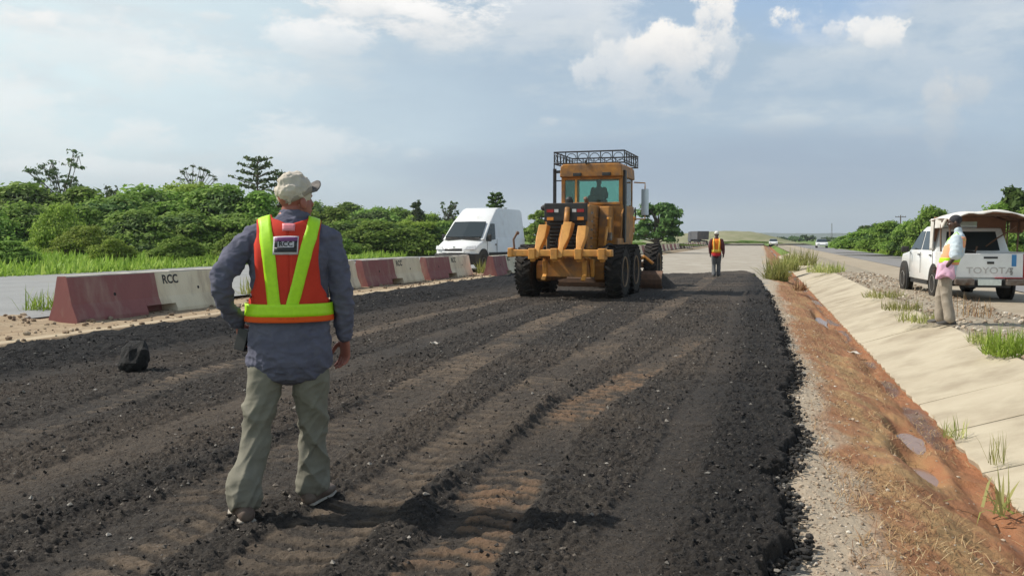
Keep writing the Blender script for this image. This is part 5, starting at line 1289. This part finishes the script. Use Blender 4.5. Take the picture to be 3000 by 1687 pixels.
tag(man, 'worker in beige cap and lime-striped orange vest standing with a hand on the hip', 'person')
for s in (-1, 1):
    e_ = MB(); e_.ball((0, 0, 0), .0125, 10, 8); e_.xf(HM @ Matrix.Translation((s*.034, .083, -.022))); e_.build('eye', X['clear'], man, True)
hr = MB(); hr.ball((0, -.012, .030), (.075, .080, .064), 18, 12); hr.xf(HM)
link('hair', union(hr, pm('grey_hair', (.07, .055, .048), (.16, .13, .11), 60, .8, stretch=(1, 1, .2)), .006, 2, 'hair'), man)
M_shirt = fabric('slate_shirt', (.100, .100, .140), (.140, .138, .180))
TOR = ([(.048, .0, .785), (.048, .0, .90), (.048, .0, 1.06), (.048, -.005, 1.22), (.050, -.01, 1.34), (.052, -.008, 1.425), (.060, .0, 1.485), (.070, .010, 1.510), (.074, .014, 1.520)],
       [(.214, .150), (.211, .147), (.190, .135), (.196, .138), (.203, .138), (.182, .115), (.115, .088), (.072, .070), (.066, .066)])
def torso():
    t = MB(); t.limb(*TOR, seg=28, sub=5); t.limb([(-.115, 0, 1.415), (.05, -.005, 1.455), (.225, 0, 1.41)], [.078, .090, .080], 16); return t
sh = torso()
sh.limb(AL, [.068, .058, .053, .046, .038], 18); sh.limb(ARR, [.073, .064, .058, .049, .041], 18)
sh.limb([(.074, .014, 1.515), (.082, .022, 1.562)], [(.073, .073), (.071, .071)], 20, cap=False)
shm = union(sh, M_shirt, .0062, 6, 'shirt')
def smask(co): return .45+.75*np.clip(np.abs(co[:, 0]-.05)/.2, 0, 1)
displace(shm, folds(.019, 11, 3, 8, 9, smask)); displace(shm, folds(.009, 34, 8, 18, 3))
link('shirt', shm, man)
M_tr = fabric('khaki_grey_trousers', (.180, .168, .130), (.232, .215, .168))
tr = MB()
tr.limb([(.046, 0, .98), (.046, 0, .88), (.046, 0, .80)], [(.150, .095), (.168, .112), (.185, .125)], 24)
tr.limb([(-.050, 0, .84), (-.080, .0, .72), (-.105, -.01, .58), (-.135, -.025, .43), (-.160, -.055, .30), (-.180, -.085, .18), (-.186, -.098, .115)], [.085, .096, .082, .069, .068, .074, .080], 20)
tr.limb([(.138, 0, .84), (.150, .01, .72), (.156, .02, .58), (.166, .04, .43), (.166, .065, .30), (.160, .09, .18), (.155, .095, .120)], [.085, .094, .080, .072, .072, .076, .080], 20)
trm = union(tr, M_tr, .0062, 6, 'trousers')
def tmask(co): return (.5+.9*np.clip((.95-co[:, 2])/.9, 0, 1))*np.clip((.80-co[:, 2])/.06, 0, 1)
displace(trm, folds(.034, 5.5, 21, 5, 16, tmask)); displace(trm, folds(.012, 13, 27, 7, -18, tmask))
link('trousers', trm, man)
M_shoe = pm('brown_shoe', (.09, .055, .04), (.16, .12, .09), 14, .7); M_sole = pm('pale_sole', (.42, .38, .32), (.2, .16, .12), 12, .8)
tread_shoe(man, (-.190, -.12, -.0), (-.245, .07, .0), M_shoe, M_sole); tread_shoe(man, (.160, .10, .0), (.265, .27, .0), M_shoe, M_sole)

tm = union(torso(), M_shirt, .010, 4); BV = BVHTree.FromPolygons([v_.co[:] for v_ in tm.vertices], [tuple(p.vertices) for p in tm.polygons])
ZC, KA = 1.36, .155
def surf(x_, s_, off):
    if s_ <= ZC: o_, d_ = V3(x_, -1, s_), V3(0, 1, 0)
    elif s_ < ZC+math.pi*KA:
        f_ = (s_-ZC)/KA; d_ = V3(0, math.cos(f_), -math.sin(f_)); o_ = V3(x_, 0, ZC)-d_
    else: o_, d_ = V3(x_, 1, ZC-(s_-ZC-math.pi*KA)), V3(0, -1, 0)
    p, n_, i_, t_2 = BV.ray_cast(o_, d_)
    if p is None:
        p, n_, i_, t_2 = BV.find_nearest(o_+d_*.9)
    if n_.dot(d_) > 0: n_ = -n_
    q_ = (vn3(np.array([x_*9.0+4]), np.array([s_*6.0]), np.array([0.5]), 77)[0]-.5)*.016
    return p+n_*(off+.004+q_)
def strip(name, left, right, s0, s1, ns, nx, off, mat, parent, th=.004):
    P = []
    for j in range(ns+1):
        s_ = s0+(s1-s0)*j/ns; a_, b_ = left(s_), right(s_)
        for i in range(nx+1): P.append(tuple(surf(a_+(b_-a_)*i/nx, s_, off)))
    q = nx+1; mb = MB(); mb.add(P, [(j*q+i, j*q+i+1, (j+1)*q+i+1, (j+1)*q+i) for j in range(ns) for i in range(nx)])
    o = mb.build(name, mat, parent, True, 0); so = o.modifiers.new('s', 'SOLIDIFY'); so.thickness = th; so.offset = 0
    return o
def lin(*kv):
    zs = [k for k, v_ in kv]; xs_ = [v_ for k, v_ in kv]; return lambda s_: float(np.interp(s_, zs, xs_))
SE = ZC+math.pi*KA; FR = lambda z_: SE+(ZC-z_)
M_vest = fabric('orange_red_vest', (.66, .055, .028), (.56, .042, .022), .75, .0015, 330, 9)
M_lime = pm('lime_reflective_tape', (.50, .86, .012), (.42, .76, .010), 40, .5, bump=.0006, bscale=420)
M_hem = fabric('bright_orange_hem', (.80, .12, .02), (.75, .10, .02))
STOP = ZC+KA*1.25
xl = lin((1.03, -.158), (1.125, -.158), (1.17, -.118), (1.235, -.102), (1.43, -.106), (STOP, -.100), (FR(1.43), -.10), (FR(1.2), -.11), (FR(1.03), -.15))
xr = lin((1.03, .256), (1.115, .256), (1.14, .216), (1.195, .188), (1.32, .180), (1.43, .188), (STOP, .205), (FR(1.43), .20), (FR(1.2), .20), (FR(1.03), .25))
nl = lin((1.0, .048), (1.47, .048), (1.50, .046), (STOP, -.028), (FR(1.40), -.02), (FR(1.2), .03), (FR(1.0), .046))
nr_ = lin((1.0, .048), (1.47, .048), (1.50, .050), (STOP, .142), (FR(1.40), .13), (FR(1.2), .07), (FR(1.0), .052))
vest = strip('vest', xl, nl, 1.03, FR(1.03), 62, 9, .017, M_vest, man); strip('vest_half', nr_, xr, 1.03, FR(1.03), 62, 9, .017, M_vest, vest)
strip('reflective_strip', lin((1.08, -.048), (1.535, -.090), (STOP, -.092), (FR(1.05), -.08)), lin((1.08, .008), (1.535, -.032), (STOP, -.034), (FR(1.05), -.02)), 1.08, FR(1.05), 62, 4, .0215, M_lime, vest, .002)
strip('reflective_strip', lin((1.08, .026), (1.50, .128), (STOP, .142), (FR(1.05), .12)), lin((1.08, .082), (1.50, .190), (STOP, .200), (FR(1.05), .18)), 1.08, FR(1.05), 62, 4, .0215, M_lime, vest, .002)
def ring(name, z0, z1, off, mat, th=.004):
    P = []; n = 56; nz_ = 4
    for j in range(nz_+1):
        z_ = z0+(z1-z0)*j/nz_
        for i in range(n):
            a_ = 2*math.pi*i/n; d_ = V3(-math.cos(a_), -math.sin(a_), 0); c_ = V3(.048, 0, z_); p, n_, i_, t_2 = BV.ray_cast(c_-d_*1.0, d_)
            P.append(tuple(p-d_*(off+.012+.003*math.sin(a_*7))))
    mb = MB(); mb.add(P, [(j*n+i, j*n+(i+1) % n, (j+1)*n+(i+1) % n, (j+1)*n+i) for j in range(nz_) for i in range(n)])
    o = mb.build(name, mat, vest, True); so = o.modifiers.new('s', 'SOLIDIFY'); so.thickness = th; so.offset = 0; return o
ring('vest_hem', 1.005, 1.045, .0205, M_hem); ring('reflective_strip', 1.034, 1.098, .0225, M_lime, .002); ring('hem_line', 1.022, 1.027, .0215, fabric('dark_red_seam', (.35, .03, .02), (.3, .03, .02)), .002)
# printed label and collar tag
lab = strip('label_patch', lambda s_: -.024+(s_-1.39)*.05, lambda s_: .090+(s_-1.39)*.05, 1.345, 1.442, 5, 6, .0235, pm('white_print', (.62, .58, .60), (.5, .46, .5), 30, .6), vest, .0015)
def lp(nm, a_, b_, z0, z1, mat, off=.0250): return strip(nm, lambda s_: a_+(s_-1.39)*.05, lambda s_: b_+(s_-1.39)*.05, z0, z1, 3, 6, off, mat, vest, .001)
lp('label_print', -.018, .084, 1.412, 1.436, pm('purple_print', (.16, .04, .16), (.24, .07, .2), 40, .6)); lp('label_print', -.018, .084, 1.356, 1.380, X['black']); lp('label_print', -.018, -.004, 1.378, 1.414, X['black']); lp('label_print', .070, .084, 1.378, 1.414, X['black'])
tx = link('lettering', text_mesh('RCC', .034, .0006, X['black'], .0008), vest); p_ = surf(.033, 1.396, .027); tx.location = p_; tx.rotation_euler = (math.pi/2, 0, 0)
lp('collar_tag', .014, .070, 1.470, 1.508, pm('pink_tag', (.80, .28, .30), (.72, .22, .25), 30, .6), .0225)
# cap: crown, sweatband, visor, strap
M_cap = fabric('beige_cap', (.66, .58, .48), (.50, .44, .365), .9, .003, 60, 14)
CM = HM @ Matrix.Translation((0, -.003, .062)) @ Matrix.Diagonal((.90, .93, .92, 1)) @ Matrix.Rotation(R(20), 4, 'X')
cp = MB(); cp.limb([(0, 0, -.040), (0, .0, .0), (0, .004, .028), (0, .006, .044)], [(.092, .108), (.096, .112), (.091, .106), (.076, .090)], 26); cp.xf(CM)
cpm = union(cp, M_cap, .0058, 4, 'cap'); displace(cpm, folds(.014, 24, 61, 26, 1)); displace(cpm, folds(.004, 80, 66, 60, 1)); cap = link('cap', cpm, man)
vz = MB(); P = []
for j in range(7):
    for i in range(15):
        a_ = R(-66+132*i/14); rr = j/6; bx = math.sin(a_)*(.092+.012*rr); by = math.cos(a_)*.108+rr*.085*math.cos(a_)**.7
        P.append((bx, by, -.028-.018*math.sin(a_)**2-.010*rr+.012*rr*(1-abs(math.sin(a_)))))
vz.add(P, [(j*15+i, j*15+i+1, (j+1)*15+i+1, (j+1)*15+i) for j in range(6) for i in range(14)]); vz.xf(CM)
vo = vz.build('visor', fabric('dark_visor', (.10, .09, .085), (.34, .30, .26), .9), cap, True); so = vo.modifiers.new('s', 'SOLIDIFY'); so.thickness = .006
bd = MB(); bd.lathe([(-.046, .094), (-.044, .0985), (-.018, .099), (-.016, .095)], (0, 0, 0), 'z', 36); bd.xf(CM @ Matrix.Diagonal((1, 1.14, 1, 1))); bd.build('cap_band', fabric('tan_band', (.38, .32, .25), (.30, .25, .2)), cap, True)
for (x_, z_) in ((-.060, .028), (.055, .035), (.02, .05)):
    q = MB(); q.lathe([(0, .008), (.003, .006)], (0, 0, 0), 'y', 10); q.xf(CM @ Matrix.Translation((x_, -.088+abs(x_)*.25, z_))); q.build('eyelet', X['black'], cap)
q = MB(); q.box((-.05, -.098, -.062), (.05, .012, .02)); q.box((-.03, -.100, -.05), (.018, .014, .03)); q.xf(CM); q.build('cap_strap', X['black'], cap)
# two-way radio held against the hip
rd = MB().box((0, 0, 0), (.062, .036, .115)).tube([(-.018, 0, .05), (-.018, 0, .13)], .007, 8)
ro = rd.build('handheld_radio', X['black'], None, bevel=.008)
ro.matrix_world = Matrix.Translation((FGX, FGY, gz)) @ Matrix.Rotation(ang, 4, 'Z') @ Matrix.Translation((-.190, .045, .905)) @ Matrix.Rotation(R(14), 4, 'Y') @ Matrix.Rotation(R(-30), 4, 'Z')
tag(ro, 'black handheld radio in the hand on the hip of the capped worker', 'radio')

# ---- simpler figures share one builder, in a body frame that faces +y
def figure(name_label, J, mats, vox=.012, short=False, hair=None):
    b = MB(); b.join(head_mb(J['head']))
    t_ = J['torso']; b.limb(t_[0], [(q[0]*.82, q[1]*.82) for q in t_[1]], 16)
    for s in ('l', 'r'):
        b.limb(J['arm_'+s], [.050, .043, .038, .034, .026][:len(J['arm_'+s])], 10); b.join(hand_mb(*J['hand_'+s], J.get('curl', .5)))
        b.limb(J['leg_'+s], [.075, .062, .048, .042, .034], 10)
    o = link('person', union(b, mats['skin'], vox*.75, 2, 'person')); tag(o, name_label, 'person')
    s_ = MB(); s_.limb(*t_, seg=22)
    for k in ('l', 'r'):
        a_ = J['arm_'+k]; n_ = 3 if short else len(a_); s_.limb(a_[:n_], ([.088, .092, .096] if short else [.082, .080, .078, .058, .044])[:n_], 14)
    sm_ = union(s_, mats['shirt'], vox, 4, 'shirt'); displace(sm_, folds(.016, 11, 33, 7, 6)); link('shirt', sm_, o)
    p_ = MB(); pc = Vector(t_[0][0]); p_.limb([pc+V3(0, 0, .16), pc+V3(0, 0, .04)], [(t_[1][0][0]*.96, t_[1][0][1]*.96)]*2, 18)
    for k in ('l', 'r'): p_.limb(J['leg_'+k], [.108, .094, .080, .080, .084], 14)
    pm_ = union(p_, mats['trousers'], vox, 4, 'trousers'); displace(pm_, folds(.018, 5, 43, 6, 14)); link('trousers', pm_, o)
    for k in ('l', 'r'):
        a_ = J['leg_'+k][-1]; tread_shoe(o, (a_[0], a_[1]-.01, 0 if 'shoez' not in J else J['shoez']), (a_[0]+J['toe_'+k][0], a_[1]+J['toe_'+k][1], 0 if 'shoez' not in J else J['shoez']), mats['shoe'], mats['sole'])
    for q in (-1, 1):
        e_ = MB(); e_.ball((0, 0, 0), .0125, 8, 6); e_.xf(J['head'] @ Matrix.Translation((q*.034, .083, -.022))); e_.build('eye', X['clear'], o, True)
    return o
def vest_shell(parent, tor, z0, z1, mat, grow=1.07, name='vest'):
    # sleeveless shell round the torso between two heights, open at the front
    zs = np.array([p[2] for p in tor[0]]); P = []; n = 30; m_ = 12; P = []
    for j in range(m_+1):
        z_ = z0+(z1-z0)*j/m_; cx_ = np.interp(z_, zs, [p[0] for p in tor[0]]); cy_ = np.interp(z_, zs, [p[1] for p in tor[0]])
        a_ = np.interp(z_, zs, [q[0] for q in tor[1]])*grow+.012; b_ = np.interp(z_, zs, [q[1] for q in tor[1]])*grow+.012
        for i in range(n+1):
            th_ = R(108)+R(324)*i/n; P.append((cx_+math.cos(th_)*a_, cy_+math.sin(th_)*b_, z_))
    q = n+1; mb = MB(); mb.add(P, [(j*q+i, j*q+i+1, (j+1)*q+i+1, (j+1)*q+i) for j in range(m_) for i in range(n)])
    o = mb.build(name, mat, parent, True); so = o.modifiers.new('s', 'SOLIDIFY'); so.thickness = .006; return o

# man with pink papers on the verge (faces left in the picture)
TOR2 = ([(0, .0, .80), (0, -.02, .95), (0, -.06, 1.15), (0, -.12, 1.32), (0, -.16, 1.44), (0, -.165, 1.52), (0, -.15, 1.58)], [(.175, .125), (.180, .140), (.185, .142), (.200, .145), (.175, .110), (.075, .068), (.062, .062)])
J2 = dict(head=Matrix.Translation((0, -.105, 1.70)) @ Matrix.Rotation(R(14), 4, 'Z') @ Matrix.Rotation(R(-6), 4, 'X'), torso=TOR2,
    arm_l=[(-.195, -.15, 1.43), (-.235, -.16, 1.29), (-.245, -.15, 1.16), (-.235, -.06, 1.02), (-.20, .04, .90)], arm_r=[(.195, -.15, 1.43), (.235, -.16, 1.29), (.245, -.14, 1.16), (.22, .0, 1.02), (.14, .11, .93)],
    hand_l=((-.195, .05, .885), (.15, .45, -.85), (.5, .6, .4), (.8, -.4, .1)), hand_r=((.135, .115, .925), (-.5, .6, -.5), (.2, .5, .8), (-.6, -.5, 0)),
    leg_l=[(-.085, 0, .86), (-.095, -.01, .64), (-.100, -.02, .46), (-.105, -.055, .27), (-.11, -.085, .10)], leg_r=[(.085, 0, .86), (.095, .05, .64), (.10, .085, .46), (.105, .09, .27), (.11, .085, .10)], toe_l=(-.05, .19), toe_r=(.05, .19))
M2 = dict(skin=SK2, shirt=fabric('pale_blue_shirt', (.62, .70, .74), (.52, .60, .66)), trousers=fabric('beige_trousers', (.36, .31, .25), (.28, .24, .19)), shoe=pm('black_shoe', (.03, .028, .026), (.08, .07, .06), 10, .6), sole=M_sole)
p2 = figure('man in pale blue shirt and open orange vest holding pink papers on the verge', J2, M2, .011, True)
c2 = gpt(2768, 952, .0); p2.location = (c2.x, c2.y, .005); p2.rotation_euler = (0, 0, R(90-16)-TH*.0)
M_ov = fabric('pale_orange_vest', (.88, .42, .22), (.80, .34, .18), .8)
v2 = vest_shell(p2, TOR2, 1.0, 1.46, M_ov, 1.0)
vest_shell(v2, TOR2, 1.045, 1.115, M_lime, 1.035, 'reflective_strip')
for s in (-1, 1):
    t = MB(); t.tube([(s*.10, .125-.06, 1.02), (s*.11, .10-.06, 1.2), (s*.12, -.03, 1.42), (s*.11, -.15, 1.535), (s*.10, -.27, 1.40)], .008, 6)
    o = t.build('reflective_strip', M_lime, v2)
hb2 = MB(); hb2.ball((0, -.018, .035), (.084, .100, .086), 18, 12); hb2.xf(J2['head']); link('hair', union(hb2, pm('black_cap', (.018, .018, .022), (.04, .038, .045), 40, .85), .009, 2, 'hair'), p2)
pap = []
mbp = MB()
for k in range(4):
    P = []
    for j in range(6):
        for i in range(5):
            u_, w_ = i/4-.5, j/5; P.append((u_*(.27-.05*w_)+.012*k, .02*math.sin(3*w_+k)+.012*k*u_+.05*w_*w_+.03*math.sin(5*u_+k), (w_-.5)*(.20+.02*k)-.06*abs(u_)+.02*math.sin(7*u_+k)))
    b0 = len(mbp.v); mbp.add(P, [(j*5+i, j*5+i+1, (j+1)*5+i+1, (j+1)*5+i) for j in range(5) for i in range(4)])
po = mbp.build('paper_sheaf', pm('pink_paper', (.80, .50, .64), (.74, .42, .56), 6, .8), None, True); so = po.modifiers.new('s', 'SOLIDIFY'); so.thickness = .002
po.parent = None; po.matrix_world = Matrix.Translation(p2.location) @ Matrix.Rotation(p2.rotation_euler.z, 4, 'Z') @ Matrix.Translation((-.215, -.03, .925)) @ Matrix.Rotation(R(82), 4, 'Z') @ Matrix.Rotation(R(12), 4, 'X')
tag(po, 'sheaf of pink papers in the hand of the man on the verge', 'papers')

# far worker walking on the mat
TOR3 = ([(0, 0, .80), (0, 0, .95), (0, .0, 1.12), (0, -.005, 1.30), (0, -.005, 1.43), (0, 0, 1.50), (0, .01, 1.57)], [(.165, .115), (.168, .12), (.165, .115), (.19, .125), (.17, .10), (.075, .068), (.06, .06)])
J3 = dict(head=Matrix.Translation((0, .03, 1.66)), torso=TOR3, arm_l=[(-.18, 0, 1.42), (-.225, -.02, 1.28), (-.24, -.03, 1.15), (-.24, .02, 1.02), (-.235, .06, .90)], arm_r=[(.18, 0, 1.42), (.225, -.03, 1.28), (.245, -.06, 1.15), (.26, -.05, 1.0), (.27, -.02, .88)],
    hand_l=((-.235, .065, .885), (0, .1, -1), (.6, .8, 0), (1, -.3, 0)), hand_r=((.27, -.015, .865), (0, .1, -1), (-.6, .8, 0), (-1, -.3, 0)),
    leg_l=[(-.085, 0, .86), (-.09, .05, .64), (-.09, .08, .46), (-.09, .02, .27), (-.09, -.08, .07)], leg_r=[(.085, 0, .86), (.09, .07, .64), (.09, .12, .46), (.09, .13, .27), (.09, .14, .05)], toe_l=(0, .19), toe_r=(0, .2))
M3 = dict(skin=SK2, shirt=fabric('dark_maroon_shirt', (.10, .03, .035), (.14, .045, .045)), trousers=fabric('grey_trousers', (.10, .10, .105), (.15, .15, .15)), shoe=M2['shoe'], sole=M_sole)
p3 = figure('worker in a white cap and orange vest walking on the mat past the grader', J3, M3, .014)
c3 = gpt(2098, 810, .0); p3.location = (c3.x, c3.y, .0); p3.rotation_euler = (0, 0, R(3)); p3.scale = (.97, .97, .97)
v3_ = vest_shell(p3, TOR3, .92, 1.47, fabric('orange_vest', (.85, .24, .03), (.78, .20, .03)), 1.06)
vest_shell(v3_, TOR3, .97, 1.06, pm('yellow_tape', (.85, .62, .08), (.8, .55, .08), 20, .6), 1.10, 'reflective_strip')
vest_shell(v3_, TOR3, .81, .92, fabric('red_hem', (.6, .03, .04), (.5, .03, .04)), 1.07, 'vest_hem')
for s in (-1, 1):
    t = MB(); t.tube([(s*.09, -.140, 1.0), (s*.10, -.150, 1.2), (s*.11, -.135, 1.38), (s*.11, -.05, 1.50), (s*.11, .05, 1.48)], .024, 6); t.build('reflective_strip', bpy.data.materials['yellow_tape'], v3_)
h3 = MB(); h3.ball((0, -.01, .045), (.09, .106, .080), 16, 10); h3.limb([(0, .08, .035), (0, .165, .02)], [(.075, .008), (.05, .006)], 12); h3.xf(J3['head']); link('cap', union(h3, fabric('white_cap', (.78, .76, .70), (.66, .62, .55)), .009, 2, 'cap'), p3)

# operator seated in the cab
TOR4 = ([(0, 0, .0), (0, .0, .15), (0, .01, .32), (0, .02, .46), (0, .02, .53), (0, .03, .60)], [(.17, .13), (.165, .12), (.185, .12), (.16, .10), (.07, .065), (.058, .058)])
J4 = dict(head=Matrix.Translation((0, .05, .70)) @ Matrix.Rotation(R(-20), 4, 'Z'), torso=TOR4, shoez=-.52, arm_l=[(-.18, .02, .45), (-.22, .08, .32), (-.22, .14, .22), (-.18, .28, .20), (-.12, .40, .22)], arm_r=[(.18, .02, .45), (.22, .08, .32), (.22, .14, .22), (.18, .28, .20), (.12, .40, .22)],
    hand_l=((-.12, .41, .22), (.2, .9, .1), (.8, 0, .4), (0, 0, -1)), hand_r=((.12, .41, .22), (-.2, .9, .1), (-.8, 0, .4), (0, 0, -1)),
    leg_l=[(-.09, .02, .02), (-.11, .20, .06), (-.12, .42, .05), (-.12, .48, -.18), (-.12, .46, -.44)], leg_r=[(.09, .02, .02), (.11, .20, .06), (.12, .42, .05), (.12, .48, -.18), (.12, .46, -.44)], toe_l=(0, .18), toe_r=(0, .18))
M4 = dict(skin=SK2, shirt=fabric('dark_work_shirt', (.04, .045, .06), (.07, .07, .09)), trousers=fabric('dark_work_trousers', (.035, .035, .045), (.06, .06, .07)), shoe=M2['shoe'], sole=M_sole)
p4 = figure('operator in dark clothes sitting at the wheel inside the grader cab', J4, M4, .014)
p4.matrix_world = gr.matrix_basis @ Matrix.Translation((CX+.06, 1.72, 2.42)) @ Matrix.Scale(.80, 4)
h4 = MB(); h4.ball((0, -.015, .035), (.082, .098, .086), 14, 10); h4.xf(J4['head']); link('hair', union(h4, bpy.data.materials['black_cap'], .010, 2, 'hair'), p4)

# ------------------------------------------------------------------ humid air
hzb = MB(); hzb.box((0, 2290, 58), (3900, 4620, 122)); hz_o = hzb.build('haze', None)
hm = bpy.data.materials.new('humid_air'); hm.use_nodes = True; ht = hm.node_tree; ht.nodes.clear()
pv = ht.nodes.new('ShaderNodeVolumePrincipled'); pv.inputs['Color'].default_value = (.86, .92, 1, 1); pv.inputs['Density'].default_value = 2.0e-4; pv.inputs['Anisotropy'].default_value = .2
ou = ht.nodes.new('ShaderNodeOutputMaterial'); ht.links.new(pv.outputs[0], ou.inputs['Volume'])
hz_o.data.materials.clear(); hz_o.data.materials.append(hm); hz_o['kind'] = 'stuff'; hz_o['label'] = 'thin humid haze over the whole place'
